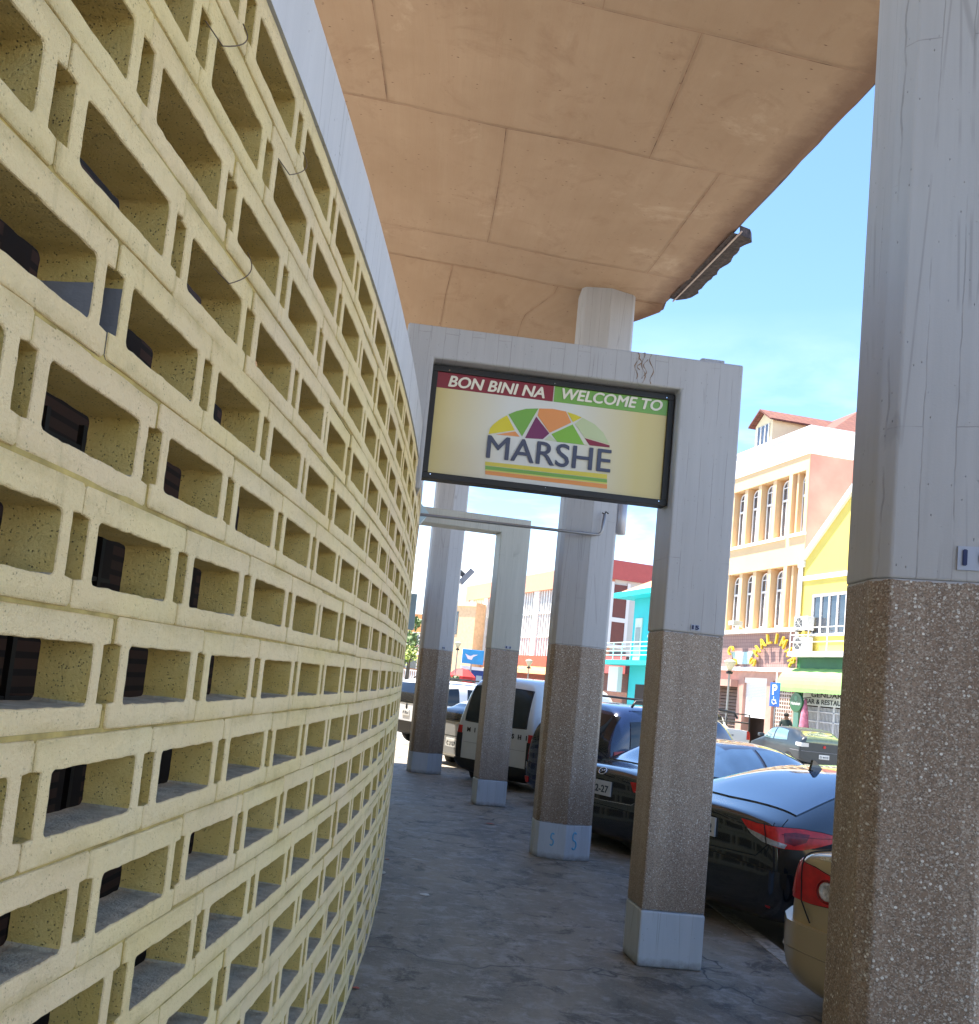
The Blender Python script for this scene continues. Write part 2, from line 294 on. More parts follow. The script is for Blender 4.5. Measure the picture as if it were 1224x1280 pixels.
# ------------------------------------------------------------------ text
def text_mesh(s,name,mat,parent,T,size=1,fit=None,shear=0,offset=0,extrude=.003,align='CENTER',space=1,label=None,bold=0):
    """letters as a mesh in the xz-plane of frame T, facing -y; fit=(x0,x1,z0,z1)"""
    cu=bpy.data.curves.new(name or 'text','FONT'); cu.body=s; cu.size=size; cu.shear=shear; cu.offset=offset; cu.extrude=extrude; cu.align_x=align; cu.space_character=space; cu.resolution_u=4
    ob=bpy.data.objects.new('tmp',cu); C.objects.link(ob); dg=bpy.context.evaluated_depsgraph_get(); dg.update()
    me=bpy.data.meshes.new_from_object(ob.evaluated_get(dg)); bpy.data.objects.remove(ob)
    co=np.zeros(len(me.vertices)*3); me.vertices.foreach_get('co',co); co=co.reshape(-1,3)
    if fit:
        x0,x1,z0,z1=fit; a=co[:,:2].min(0); b=co[:,:2].max(0)
        co[:,0]=x0+(co[:,0]-a[0])/(b[0]-a[0])*(x1-x0); co[:,1]=z0+(co[:,1]-a[1])/(b[1]-a[1])*(z1-z0)
    vs=[T@Vector((x,-z,y)) for x,y,z in co]
    fs=[list(p.vertices) for p in me.polygons]; bpy.data.meshes.remove(me)
    m=MB(); m.add(vs,fs)
    if bold:
        yv=(T.to_3x3()@Vector((0,-1,0)))
        for i_,(dx,dz) in enumerate(((bold,0),(-bold,0),(0,bold*.7),(0,-bold*.7))): 
            sh=T.to_3x3()@Vector((dx,0,dz))+yv*(.0004*(i_+1)); m.add([v+sh for v in vs],fs)
    if name is None: return m
    return m.build(name,mat,parent,label=label)

# ------------------------------------------------------------------ ground
def ring(r0_,r1_,p0,p1,z0,z1,n=60,uvs=None):
    m=MB(); v=[];f=[]
    for i in range(n+1):
        ph=p0+(p1-p0)*i/n
        v+=[pol(r0_,ph,z0),pol(r1_,ph,z0),pol(r1_,ph,z1),pol(r0_,ph,z1)]
    for i in range(n):
        a=4*i;b=a+4
        for k in range(4): f.append((a+k,a+(k+1)%4,b+(k+1)%4,b+k))
    f+=[(3,2,1,0),(4*n,4*n+1,4*n+2,4*n+3)]; m.add(v,f); return m
g=MB(); g.add([(-900,-900,-.12),(900,-900,-.12),(900,900,-.12),(-900,900,-.12)],[(0,1,2,3)])
tag(g.build('street',M_ASPH),kind='structure')
w=fixn(ring(-4,2.90,-30,60,-.3,0,120).build('walkway',M_WALK)); tag(w,kind='structure')
kc=fixn(ring(2.903,3.03,-30,60,-.3,.004,120).build('kerb',plain('weathered kerb concrete',(.36,.34,.30),.85,var=.5,scale=18,bump=.8,bscale=60))); tag(kc,kind='structure')

# ------------------------------------------------------------------ breeze block wall
H=.2; BL=.4029; ARC0=-6.7737; Z0=.003
def rrect(x0,x1,z0,z1,r,seg,sub):
    """rounded rectangle loop with extra points along the edges"""
    pts=[]
    cs=[(x1-r,z1-r,0),(x0+r,z1-r,90),(x0+r,z0+r,180),(x1-r,z0+r,270)]
    for i,(cx,cz,a0) in enumerate(cs):
        for k in range(seg+1):
            a=R(a0+90*k/seg); pts.append((cx+r*math.cos(a),cz+r*math.sin(a)))
        nx=cs[(i+1)%4]; a=R(nx[2]); q=(nx[0]+r*math.cos(a),nx[1]+r*math.sin(a)); p=pts[-1]
        n=max(1,int(math.hypot(q[0]-p[0],q[1]-p[1])/sub))
        for k in range(1,n): pts.append((p[0]+(q[0]-p[0])*k/n,p[1]+(q[1]-p[1])*k/n))
    return pts
def outline(e,sub,sl0,sl1,sx):
    """outer outline of a block with grooved ends, shrunk by e"""
    L_=BL/2-.0018; z1=H/2-.0018
    c=[( L_-e, z1-e-.006),( L_-e-.006, z1-e),(-L_+e+.006, z1-e),(-L_+e, z1-e-.006),
       (-L_+e, sl1+e),(-L_+e+.004,sl1+e-.0),(-L_+sx+e, sl1+e-.003),(-L_+sx+e, sl0-e+.003),(-L_+e, sl0-e),
       (-L_+e,-z1+e+.006),(-L_+e+.006,-z1+e),( L_-e-.006,-z1+e),( L_-e,-z1+e+.006),
       ( L_-e, sl0-e),( L_-sx-e, sl0-e+.003),( L_-sx-e, sl1+e-.003),( L_-e, sl1+e)]
    pts=[]
    for i,p in enumerate(c):
        q=c[(i+1)%len(c)]; n=max(1,int(math.hypot(q[0]-p[0],q[1]-p[1])/sub))
        for k in range(n): pts.append((p[0]+(q[0]-p[0])*k/n,p[1]+(q[1]-p[1])*k/n))
    return pts
def block_template(sub,seg,bev):
    cell=dict(x0=-.145,x1=.145,z0=-.056,z1=.048); sl0,sl1=-.054,.050; sx=.024
    bm=bmesh.new(); D=.1
    def loops(fn,eds):
        out=[]
        for e,y in eds:
            pts=fn(e); out.append([bm.verts.new((x,y,z)) for x,z in pts])
        return out
    eds=[(bev,0),(bev*.3,bev*.3),(0,bev),(0,D*.5),(0,D)]
    base=outline(0,sub,sl0,sl1,sx)
    def of(e):
        return outline(e,99,sl0,sl1,sx) if False else None
    # offset via same topology: build each with identical subdivision counts
    def outl(e):
        L_=outline(e,99,sl0,sl1,sx); B_=outline(0,99,sl0,sl1,sx); pts=[]
        for i in range(len(L_)):
            q=B_[(i+1)%len(B_)]; p=B_[i]; n=max(1,int(math.hypot(q[0]-p[0],q[1]-p[1])/sub)); a=L_[i]; b=L_[(i+1)%len(L_)]
            for k in range(n): pts.append((a[0]+(b[0]-a[0])*k/n,a[1]+(b[1]-a[1])*k/n))
        return pts
    def inl(e):
        base=rrect(cell['x0'],cell['x1'],cell['z0'],cell['z1'],.011,seg,sub)
        cx,cz=0,-.004; out=[]
        for x,z in base:
            sx_=(abs(x-cx)+e)/max(abs(x-cx),1e-6) if abs(x-cx)>.12 else 1
            sz_=(abs(z-cz)+e)/max(abs(z-cz),1e-6) if abs(z-cz)>.03 else 1
            out.append((cx+(x-cx)*sx_,cz+(z-cz)*sz_))
        return out
    O=loops(outl,eds); I=loops(inl,eds)
    faces=[]; mat=[]
    es=[]
    for lp in (O[0],I[0]):
        for i in range(len(lp)): es.append(bm.edges.new((lp[i],lp[(i+1)%len(lp)])))
    r=bmesh.ops.triangle_fill(bm,use_beauty=True,edges=es,normal=(0,-1,0))
    for f in bm.faces: f.material_index=0
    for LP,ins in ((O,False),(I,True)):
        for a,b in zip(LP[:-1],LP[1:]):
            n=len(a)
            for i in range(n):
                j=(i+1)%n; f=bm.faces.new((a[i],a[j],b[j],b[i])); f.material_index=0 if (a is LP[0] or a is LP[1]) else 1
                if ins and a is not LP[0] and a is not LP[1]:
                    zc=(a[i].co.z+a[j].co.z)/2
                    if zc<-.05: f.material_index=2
    bmesh.ops.recalc_face_normals(bm,faces=bm.faces[:])
    # make sure the front faces -y
    bm.verts.index_update(); V=np.array([v.co[:] for v in bm.verts]); Fc=[[v.index for v in f.verts] for f in bm.faces]; Mi=[f.material_index for f in bm.faces]; bm.free()
    return V,Fc,Mi
T_HI=block_template(.016,5,.004); T_MD=block_template(.06,3,.004); T_LO=block_template(.5,2,.003)
PH={5:.49,6:.03,7:.5,8:0.0,9:.595,10:.12,11:.59,12:.10,13:.61,14:.07,15:.54}
def snoise(P,f,s):
    return (np.sin(P[:,0]*f+s)*np.sin(P[:,1]*f*1.13+1.7*s)+np.sin(P[:,2]*f*1.31+2.1*s+P[:,0]*f*.6)*np.sin(P[:,1]*f*.77+s))*.5
def build_blocks():
    VV=[];FF=[];MM=[];RR=[];UU=[];b0=0
    for n in range(16):
        ph=PH.get(n,.05 if n%2==0 else .55)
        for j in range(-17,80):
            arc=ARC0+(j+ph)*BL; c=arc+BL/2            # block centre lies half a block after the joint
            if c>28: continue
            near=c-(-8.3)
            T_=T_HI if near<4.2 else (T_MD if near<9 else T_LO)
            V,Fc,Mi=T_; P=V.copy()
            # jitter of the block itself
            P[:,0]*=1; jx,jy,jz=rng.normal(0,.0016),rng.normal(0,.0016),rng.normal(0,.0012); rot=rng.normal(0,.006)
            x=P[:,0]*math.cos(rot)-P[:,2]*math.sin(rot)+jx; z=P[:,0]*math.sin(rot)+P[:,2]*math.cos(rot)+jz; y=P[:,1]+jy+abs(jy)
            z=z+Z0+H*(n+.5); a=c+x; r=-y
            Q=np.stack([a,r,z],1)
            amp=.0010
            d1=snoise(Q,150,1.3)*amp+snoise(Q,230,4.)*amp*.6; d2=snoise(Q,110,7.7)*amp+snoise(Q,260,2.2)*amp*.6
            inner=(np.abs(x-jx)<BL/2-.008)&(np.abs(z-Z0-H*(n+.5))<H/2-.008)
            chip=np.clip(snoise(Q,75,11.+n*3+j)-.74,0,1)*.016*(np.abs(y)<.03)
            a=a+d1*inner*1.5+chip*np.sign(x)*inner; z=z+d2*inner*1.5-chip*inner; r=r+snoise(Q,40,3.)*.0009
            th=a/RW; X=CX+(RW+r)*np.cos(th); Y=CY+(RW+r)*np.sin(th)
            VV.append(np.stack([X,Y,z],1)); UU.append(V[:,[0,2]].copy()); FF+= [[i+b0 for i in f] for f in Fc]
            if n==11 and j in (-2,-1): MM+=[(3 if (V[f,1].mean()>.003 and ((j==-2 and V[f,0].mean()>.11 and V[f,2].mean()<.012) or (j==-1 and V[f,0].mean()<-.165 and V[f,2].mean()<.03))) else q_) for f,q_ in zip(Fc,Mi)]
            else: MM+=Mi
            rv=rng.random(); RR.append(np.full(len(V),rv)); b0+=len(V)
    V=np.concatenate(VV); me=bpy.data.meshes.new('blocks'); me.from_pydata(V.tolist(),[],FF); 
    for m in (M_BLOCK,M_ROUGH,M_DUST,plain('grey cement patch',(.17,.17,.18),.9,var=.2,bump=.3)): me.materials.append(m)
    me.polygons.foreach_set('material_index',MM)
    uvl=me.uv_layers.new(name='UVMap'); li=np.zeros(len(me.loops),dtype=np.int32); me.loops.foreach_get('vertex_index',li); uvl.data.foreach_set('uv',np.concatenate(UU)[li].ravel())
    at_=me.attributes.new('rnd','FLOAT','POINT'); at_.data.foreach_set('value',np.concatenate(RR))
    me.update(); return me
wall=thing('breeze_block_wall',pol(0,-3,0),'long curved cream wall of pierced concrete blocks beside the walkway','wall')
inv=wall.matrix_world.inverted()
o=bpy.data.objects.new('blockwork',build_blocks()); C.objects.link(o); o.parent=wall; o.data.transform(inv)
# mortar between the courses and vertical joints, a little behind the face
m=MB(inv)
for n in range(17):
    z=Z0+n*H
    q=ring(-.095,-.005,-24,40,z-.006,z+.006,110); m.v+=[inv@v for v in q.v]; k=len(m.v)-len(q.v); m.f+=[tuple(i+k for i in f) for f in q.f]; m.m+=[0]*len(q.f)
for n in range(16):
    ph=PH.get(n,.05 if n%2==0 else .55)
    for j in range(-17,80):
        arc=ARC0+(j+ph)*BL
        if arc>28: continue
        Fm=inv@pframe(0,math.degrees(arc/RW),Z0+H*n); m.T=Fm
        m.box(-.09,-.006,-.006,.006,.005,.036); m.box(-.09,-.006,-.006,.006,.158,.195)
m.T=Matrix.Identity(4)
fixn(m.build('mortar_joints',M_MORT,wall))
m=MB(inv)
q=ring(-.2,.004,-24,40,3.212,3.445,160); m.v=[inv@v for v in q.v]; m.f=q.f; m.m=[0]*len(q.f); fixn(m.build('ring_beam',M_CONCB,wall))
def on_wall(px,py):
    for i in range(1200):
        P=at(px,py,.4+.005*i)
        if math.hypot(P.x-CX,P.y-CY)<RW: return P
    return P
for i,(px,py) in enumerate(((296,30),(373,190),(303,315))):   # tie wires
    a=on_wall(px,py); a_r=(Vector((a.x,a.y))-Vector((CX,CY))); ph=math.degrees(math.atan2(a_r.y,a_r.x)); T=inv@pframe(0,ph,a.z)
    pts=[T@Vector((.012+.02*math.sin(t*PI),.0-.05*t*t*1.6,-.11*t+.0)) for t in [k/10 for k in range(11)]]+[T@Vector((.0,-.14,-.105))]
    MB().tube(pts,.0013,5).build('tie_wire',plain('rusty wire',(.12,.08,.05),.6),wall,True)
# interior of the market seen through the holes
back=ring(-1.2,-1.0,-30,34,0,3.5,90)  # back wall set close behind the blocks to keep open sky out of view
for ph_ in (27,-26):  # cross walls added to block the sky and keep the interior dark
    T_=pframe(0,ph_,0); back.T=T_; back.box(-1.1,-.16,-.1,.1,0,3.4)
back.T=Matrix.Identity(4); tag(fixn(back.build('inner_wall',m_tiles('inner hall brick wall',(.075,.035,.025),(.05,.028,.022),(.015,.010,.009),.11,.06))),'dark brown back wall of the hall, with added cross walls blocking the sky','wall')
gr=thing('security_grille',pframe(-.55,-12,0),'black square-bar grille standing inside the pierced block wall','grille')
m=MB()
for i in range(30):
    y=-2.2+i*.16; m.box(-.008,.008,y-.008,y+.008,.0,2.3)
for z in [k*.16 for k in range(1,15)]: m.box(-.006,.006,-2.2,2.5,z-.006,z+.006)
m.build('bars',M_BLACK,gr)
for ya,yb in ((-.75,-.45),(1.2,1.5)): MB().bbox(-.03,.03,ya,yb,0,2.4,.008).build('post',plain('grey steel post',(.25,.25,.24),.5),gr)

# ------------------------------------------------------------------ roof
def ridge(ph):
    d=ph-1.6
    if d>0: return d if d<2.5 else max(0,5-d)
    return abs((d+9.13)%18.26-9.13)
def zin(ph): return 6.32-(.052 if ph<=1.6 else .16)*ridge(ph)
def zout(ph):
    t=ridge(ph); return 6.13-(.105 if ph<=1.6 else .26)*t+(.07*math.sin(PI*t/6.3) if ph<1.6 and t<6.3 else 0)
RE=2.5
def tap(r_,ph): return r_*(1-.22*min(1,max(0,(ph-1.75)/.6))) if r_>0 else r_
roof=thing('folded_roof',pol(0,1.6,0),'large peach-coloured folded concrete roof overhanging the walkway','roof')
inv=roof.matrix_world.inverted()
NP=140; phs=[-40+54*i/NP for i in range(NP+1)]; rs=[-4.2,-3,-2.5,-2,-1.5,-1,-.5,-.25,0,.25,.5,.75,1,1.25,1.5,1.75,2,2.2,2.36,2.47,RE]
phs=sorted(set(phs+[1.75,1.95,2.15,2.35,1.6,1.6-9.13,4.1,6.6,1.6-18.26]))
m=MB(inv); v=[];uvl=[]
for ph in phs:
    for r_ in rs:
        z=zin(ph)+(zout(ph)-zin(ph))*r_/RE; a=R(ph)*RW
        z+=.018*noise.noise(Vector((r_*1.1,a*.9,0)))+(.0 if r_<2.4 else .02*noise.noise(Vector((r_*9,a*6,3))))
        rr=tap(r_,ph)+(0 if r_<2.4 else .025*noise.noise(Vector((a*3,1,0)))); v.append(pol(rr,ph,z)); uvl.append((r_+.35,a+.35))
n=len(rs); f=[(i*n+k,i*n+k+1,(i+1)*n+k+1,(i+1)*n+k) for i in range(len(phs)-1) for k in range(n-1)]
m.add(v,f); so_=m.build('soffit',M_SOFF,roof)
uvm=so_.data.uv_layers.new(name='UVMap')
for lp in so_.data.loops: uvm.data[lp.index].uv=uvl[lp.vertex_index]
def sz(r_,ph): return zin(ph)+(zout(ph)-zin(ph))*r_/RE
sm=MB(inv)
def seam(pts,w_=.006):
    v=[];f=[];P=[]
    for (a,b) in zip(pts[:-1],pts[1:]):
        for k in range(12): P.append((a[0]+(b[0]-a[0])*k/12,a[1]+(b[1]-a[1])*k/12))
    P.append(pts[-1])
    for i,(r_,arc) in enumerate(P):
        d=Vector((pts[-1][0]-pts[0][0],pts[-1][1]-pts[0][1])).normalized(); n_=(-d.y*w_*(.6+.8*random.random()),d.x*w_*(.6+.8*random.random()))
        for sg in (-.5,.5):
            rr=r_+n_[0]*sg; aa=arc+n_[1]*sg; ph=math.degrees(aa/RW); z=sz(rr,ph)+.018*noise.noise(Vector((rr*1.1,aa*.9,0))); v.append(pol(tap(rr,ph),ph,z-.009))
    for i in range(len(P)-1): f.append((2*i,2*i+1,2*i+3,2*i+2))
    sm.add(v,f)
arcs=[-12.1,-9.9,-8.2,-6.4,-5.0,-3.31,-1.77,.40,1.14,2.6,4.3,6.2,8.0]
for a_ in arcs: seam([(-2.5,a_),(2.46,a_)])
for a0_,a1_,r_ in ((-12.1,-9.9,.6),(-9.9,-8.2,1.6),(-8.2,-6.4,.4),(-6.4,-5.0,1.7),(-5.0,-3.31,.85),(-3.31,-1.77,1.47),(-3.31,-1.77,-.6),(-1.77,.40,.38),(-1.77,.4,2.05),(1.14,2.6,.1),(1.14,2.6,1.3),(2.6,4.3,.8),(4.3,6.2,1.6)): seam([(r_,a0_),(r_+.03,a1_)],.006)
seam([(2.15,-5.4),(2.2,-4.9),(2.16,-4.4)],.012)
sm.build('board_seams',plain('dark board seams',(.33,.19,.115),.9,var=.6,scale=8),roof)
m=MB(inv); v=[];f=[]
for ph in phs:
    for r_,dz in ((-4.2,.3),(RE+.03,.3),(RE+.035,.04),(RE+.0,.015)):
        z=zin(ph)+(zout(ph)-zin(ph))*r_/RE; a=R(ph)*RW
        v.append(pol(tap(r_,ph)+.02*noise.noise(Vector((a*5,2,0))),ph,z+dz+.015*noise.noise(Vector((a*7,r_,0)))))
f=[(i*4+k,i*4+k+1,(i+1)*4+k+1,(i+1)*4+k) for i in range(len(phs)-1) for k in range(3)]
m.add(v,f); m.build('roofing_felt',plain('dark weathered roofing edge',(.10,.055,.04),.9,var=.5,scale=9,bump=.6),roof)
m=MB(inv)                                                    # torn flashing hanging from the edge
v=[];f=[];N=26
for i in range(N+1):
    ph=-1.15+2.45*i/N; z=zout(ph); w_=min(1,(i+.5)/2,(N-i+.5)/2)*.11-.05*(i in (0,N))+.05*noise.noise(Vector((i*.37,0,0)))+.03*noise.noise(Vector((i*1.7,3,0))); e=.01*noise.noise(Vector((i*.9,5,0)))
    v+=[pol(RE-.01,ph,z-.005),pol(RE+.05,ph,z-.015),pol(RE+.08+w_,ph,z-.02+e),pol(RE+.07+w_,ph,z+.07+e)]
f=[(i*4+k,i*4+k+1,(i+1)*4+k+1,(i+1)*4+k) for i in range(N) for k in range(3)]
m.add(v,f); m.build('torn_flashing',plain('torn bitumen flashing',(.06,.04,.035),.8,var=.85,scale=22,bump=.9),roof)
m=MB(inv); m.tube([pol(RE+.045,ph,zout(ph)-.02) for ph in [-1.25+.2*k for k in range(14)]],.009,6); m.build('metal_strip',plain('pale metal trim',(.55,.42,.36),.4),roof,True)

# ------------------------------------------------------------------ columns
def column(phi,rc,name_label,group,w=.60,dep=.42,top=6.6,terr=M_TERR,rotz=0,y0=0):
    T=pframe(rc,phi,0)@Matrix.Rotation(R(rotz),4,'Z')
    t=thing('concrete_column',T,name_label,'column',group)
    h=w/2
    def plan(e=0):
        p=[(-h,.13),(-h+.035,.075),(-.006,0),(.006,0),(h-.035,.085),(h,.14),(h,dep-.10),(h-.045,dep-.035),(.02,dep),(-.02,dep),(-h+.045,dep-.04),(-h,dep-.10)]
        c=(0,dep/2); return [((x-c[0])*(1-e)+c[0],(y-c[1])*(1-e)+c[1]+y0) for x,y in p]
    def part(nm,z0,z1,mat,e):
        m=MB(); pl=plan(e); nn=len(pl); zs=[z0]; 
        while zs[-1]<z1-.3: zs.append(zs[-1]+.25)
        zs.append(z1); v=[]
        for z in zs:
            for x,y in pl: v.append((x,y,z))
        f=[(i*nn+k,i*nn+(k+1)%nn,(i+1)*nn+(k+1)%nn,(i+1)*nn+k) for i in range(len(zs)-1) for k in range(nn)]+[tuple(range(nn-1,-1,-1)),tuple(range((len(zs)-1)*nn,len(zs)*nn))]
        m.add(v,f); o=m.build(nm,mat,t); bv=o.modifiers.new('b','BEVEL'); bv.width=.007; bv.segments=2; bv.limit_method='ANGLE'; bv.angle_limit=R(20); return o
    part('painted_base',0,.362,M_BASE,-.006); part('pebbledash_shaft',.362,2.226,terr,0); part('painted_shaft',2.226,top,M_CONC,-.006)
    return t
GC='tall columns carrying the roof'
cn=column(-7.50,2.11,'closest and widest column at right edge of the view, pebbled brown below, plate 10',GC,w=.60,dep=.42,rotz=3)
cs=column(1.37,1.87,'tall column with two blue chalked S marks on its base','column' and GC)
cl=column(10.55,1.38,'tall column farthest down the walkway, nearest the van and pale car',GC)
def post_portal(phi,rp0,rp1,r_in,lab,mat,terr,base,front=0.0,dep=.30,ztop=4.15,zu=3.92,turn=0):
    T=pframe(0,phi,0)@Matrix.Translation((rp1,0,0))@Matrix.Rotation(R(turn),4,'Z')@Matrix.Translation((-rp1,0,0)); t=thing('portal_frame',T,lab,'portal frame','concrete portal frames over the walkway')
    def bx(nm,x0,x1,z0,z1,mt,e=0):
        m=MB(); m.box(x0-e,x1+e,front-e,front+dep+e,z0,z1); o=m.build(nm,mt,t); bv=o.modifiers.new('b','BEVEL'); bv.width=.014; bv.segments=3; return o
    bx('painted_base',rp0,rp1,0,.362,base,.004); bx('pebbledash_post',rp0,rp1,.362,2.226,terr); m=MB(); m.ext([(-.18,3.0),(.02,3.0),(.02,zu),(rp0-.004,zu),(rp0-.004,2.226),(rp1+.004,2.226),(rp1+.004,ztop),(-.18,ztop)],front-.004,front+dep+.004); o=fixn(m.build('painted_frame',mat,t)); bv=o.modifiers.new('b','BEVEL'); bv.width=.014; bv.segments=3; bv.limit_method='ANGLE'
    return t
p1=post_portal(-3.05,1.77,2.20,-.18,'near portal frame holding the welcome sign, post on dark walkway',M_CONC,M_TERRG,M_BASE,turn=6.5)
p2=post_portal(6.05,1.49,1.92,-.18,'far smaller-looking portal frame without a sign, framing view to the van',M_CONCG,M_TERRG,M_BASE,turn=2.5)
MB().bbox(1.93,2.10,.08,.22,4.157,4.20,.01).build('top_block',M_CONC,p1)
for i_,(x_,z1_,z0_) in enumerate(((1.44,4.145,3.95),(1.475,4.15,3.93),(1.50,4.10,3.96),(1.535,4.14,3.93),(1.46,4.12,4.02))):
    pts=[(x_+.014*math.sin(k*.9+i_)+.02*(k/10)*(1 if i_%2 else -.3),-.0045,z1_+(z0_-z1_)*k/10) for k in range(11)]
    MB().tube(pts,[.0022+.0014*math.sin(k*1.7+i_) for k in range(11)],6).build('rust_drip',plain('dark rust drip',(.24,.15,.09),.9,var=.5,scale=30),p1,True)
# number plates painted on the columns
def plate(parent,s,x0,x1,z0,z1,y,lab,T=None):
    T=T or Matrix.Identity(4); m=MB(T); m.box(x0,x1,y-.002,y+.01,z0,z1); pl=m.build('number_patch',plain('pale number patch',(.36,.40,.50),.6),parent)
    text_mesh(s,'number',plain('navy paint',(.01,.02,.09),.6),parent,T@Matrix.Translation((0,y-.004,0)),fit=(x0+(x1-x0)*.15,x1-(x1-x0)*.12,z0+(z1-z0)*.2,z1-(z1-z0)*.15),bold=.003,extrude=.001)
plate(cn,'1 0',-.06,.045,2.262,2.338,-.006,'',Matrix.Translation((-.03,.0067,0))@Matrix.Rotation(R(-16.1),4,'Z'))
plate(p1,'15',1.96,2.02,2.245,2.285,-.008,'')
plate(p2,'11',1.70,1.79,2.245,2.285,-.008,'')
plate(cl,'12',-.03,.03,2.245,2.285,-.008,'',Matrix.Translation((.09,.028,0))@Matrix.Rotation(R(18.6),4,'Z'))
# chalk S marks on the base of the middle column
def chalkS(cx,cz,sz,y0_,sl,lean):
    pts=[];
    for k in range(25):
        t=k/24
        if t<.5: a=R(40+220*(t/.5)); x=math.cos(a)*.5;z=.5+math.sin(a)*.5
        else: a=R(80-220*((t-.5)/.5)); x=math.cos(a)*.55; z=-.5+math.sin(a)*.5
        x+=lean*z; pts.append((cx+x*sz*.5,y0_+sl*(abs(cx+x*sz*.5))-.0,cz+z*sz))
    return pts
mt=plain('blue chalk',(.13,.38,.62),.9)
MB().tube(chalkS(-.13,.20,.062,-.003,.29,.15),.008,5).build('chalk_mark',mt,cs)
MB().tube(chalkS(.10,.205,.085,-.003,.333,.05),.010,5).build('chalk_mark',mt,cs)

# ------------------------------------------------------------------ welcome sign
SW,SH=1.735,.805; sx0,sz0=.022,3.10
ts=thing('welcome_sign',p1.matrix_world@Matrix.Translation((sx0+SW/2,.10,sz0)),'yellow rectangular welcome sign with mosaic dome logo hung in the near portal frame','sign')
fr=.042
m=MB(); hw=SW/2
for b in ((-hw,hw,-.02,.09,0,fr),(-hw,hw,-.02,.09,SH-fr,SH),(-hw,-hw+fr,-.02,.09,fr,SH-fr),(hw-fr,hw,-.02,.09,fr,SH-fr)): m.bbox(*b,.005)
m.build('frame',M_BLACK,ts)
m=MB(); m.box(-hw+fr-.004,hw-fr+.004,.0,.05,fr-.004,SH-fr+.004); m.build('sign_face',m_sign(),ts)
for x,z in ((-hw+.12,SH-.03),(0,SH-.03),(hw-.06,SH-.03),(-hw+.06,.028),(0,.028),(hw-.06,.028)): MB().lathe([(.004,-.024),(.004,-.018)],(x,0,z),8,axis='y').build('screw',M_CHROME,ts)
PW,PHh=SW-2*fr,SH-2*fr
def uvp(x,y):
    TL,TR,BL_,BR=np.array([105,85.]),np.array([1147,220.]),np.array([57,525.]),np.array([1110,648.]); q=np.array([x,y]); u=v=.5
    for _ in range(20):
        f_=TL*(1-u)*(1-v)+TR*u*(1-v)+BL_*(1-u)*v+BR*u*v-q; du=(TR-TL)*(1-v)+(BR-BL_)*v; dv=(BL_-TL)*(1-u)+(BR-TR)*u
        s_=np.linalg.solve(np.array([du,dv]).T,-f_); u+=s_[0]; v+=s_[1]
    return (-PW/2+u*PW, fr+(1-v)*PHh)
def sp_(nm,pts,col,y=-.003,conv=True):
    m=MB(); P=[uvp(*p) if conv else p for p in pts]; m.ext(P,y,y+.003); return fixn(m.build(nm,plain('print '+'%.2f %.2f %.2f'%col,col,.35,var=.04),ts))
top=fr+PHh
sp_('red_band',[(-PW/2,top-.155*PHh),(-.0,top-.155*PHh),(0,top),(-PW/2,top)],(.22,.018,.03),conv=False)
sp_('green_band',[(.008,top-.155*PHh),(PW/2,top-.155*PHh),(PW/2,top),(.008,top)],(.17,.36,.06),conv=False)
for nm,p,c in (('mosaic_tile',[(330,360),(337,335),(352,318),(378,298),(413,279),(448,344)],(.62,.52,.02)),
 ('mosaic_tile',[(365,362),(450,349),(470,372)],(.70,.27,.08)),
 ('mosaic_tile',[(420,275),(455,261),(500,251),(555,250),(481,371)],(.16,.36,.05)),
 ('mosaic_tile',[(545,285),(604,359),(575,383),(494,378)],(.16,.02,.09)),
 ('mosaic_tile',[(559,250),(620,252),(680,264),(704,312),(606,356),(551,280)],(.70,.27,.08)),
 ('mosaic_tile',[(686,266),(720,277),(752,290),(712,310)],(.62,.52,.02)),
 ('mosaic_tile',[(710,320),(762,408),(778,411),(640,395),(614,362)],(.20,.42,.04)),
 ('mosaic_tile',[(606,367),(637,394),(582,386)],(.50,.55,.38)),
 ('mosaic_tile',[(756,292),(810,320),(850,358),(876,406),(765,377),(720,318)],(.48,.54,.30)),
 ('mosaic_tile',[(765,380),(878,412),(878,421),(787,411)],(.22,.01,.03)),
 ('stripe',[(315,479),(866,537),(866,556),(315,495)],(.62,.52,.05)),
 ('stripe',[(315,497),(866,558),(866,572),(315,512)],(.17,.36,.06)),
 ('stripe',[(315,513),(866,573),(866,578),(315,517)],(.62,.60,.10)),
 ('stripe',[(315,518),(866,580),(866,598),(315,534)],(.70,.27,.06))): sp_(nm,p,c)
Ty=Matrix.Translation((0,-.006,0))
wt=plain('print cream white',(.75,.70,.58),.35,var=.04)
text_mesh('BON BINI NA','lettering',wt,ts,Ty,fit=(-PW/2+.05*PW,-PW/2+.462*PW,top-.135*PHh,top-.028*PHh),shear=.2,bold=.0035,extrude=.001)
text_mesh('WELCOME TO','lettering',wt,ts,Ty,fit=(-PW/2+.538*PW,-PW/2+.975*PW,top-.118*PHh,top-.012*PHh),shear=.2,bold=.0035,extrude=.001)
a=uvp(318,470); b=uvp(878,530); c=uvp(330,372)
text_mesh('MARSHE','lettering',plain('print slate',(.055,.06,.10),.35,var=.05),ts,Ty,fit=(a[0],b[0],b[1]+.0,b[1]+(c[1]-a[1])*1.0),bold=.0025,extrude=.001)

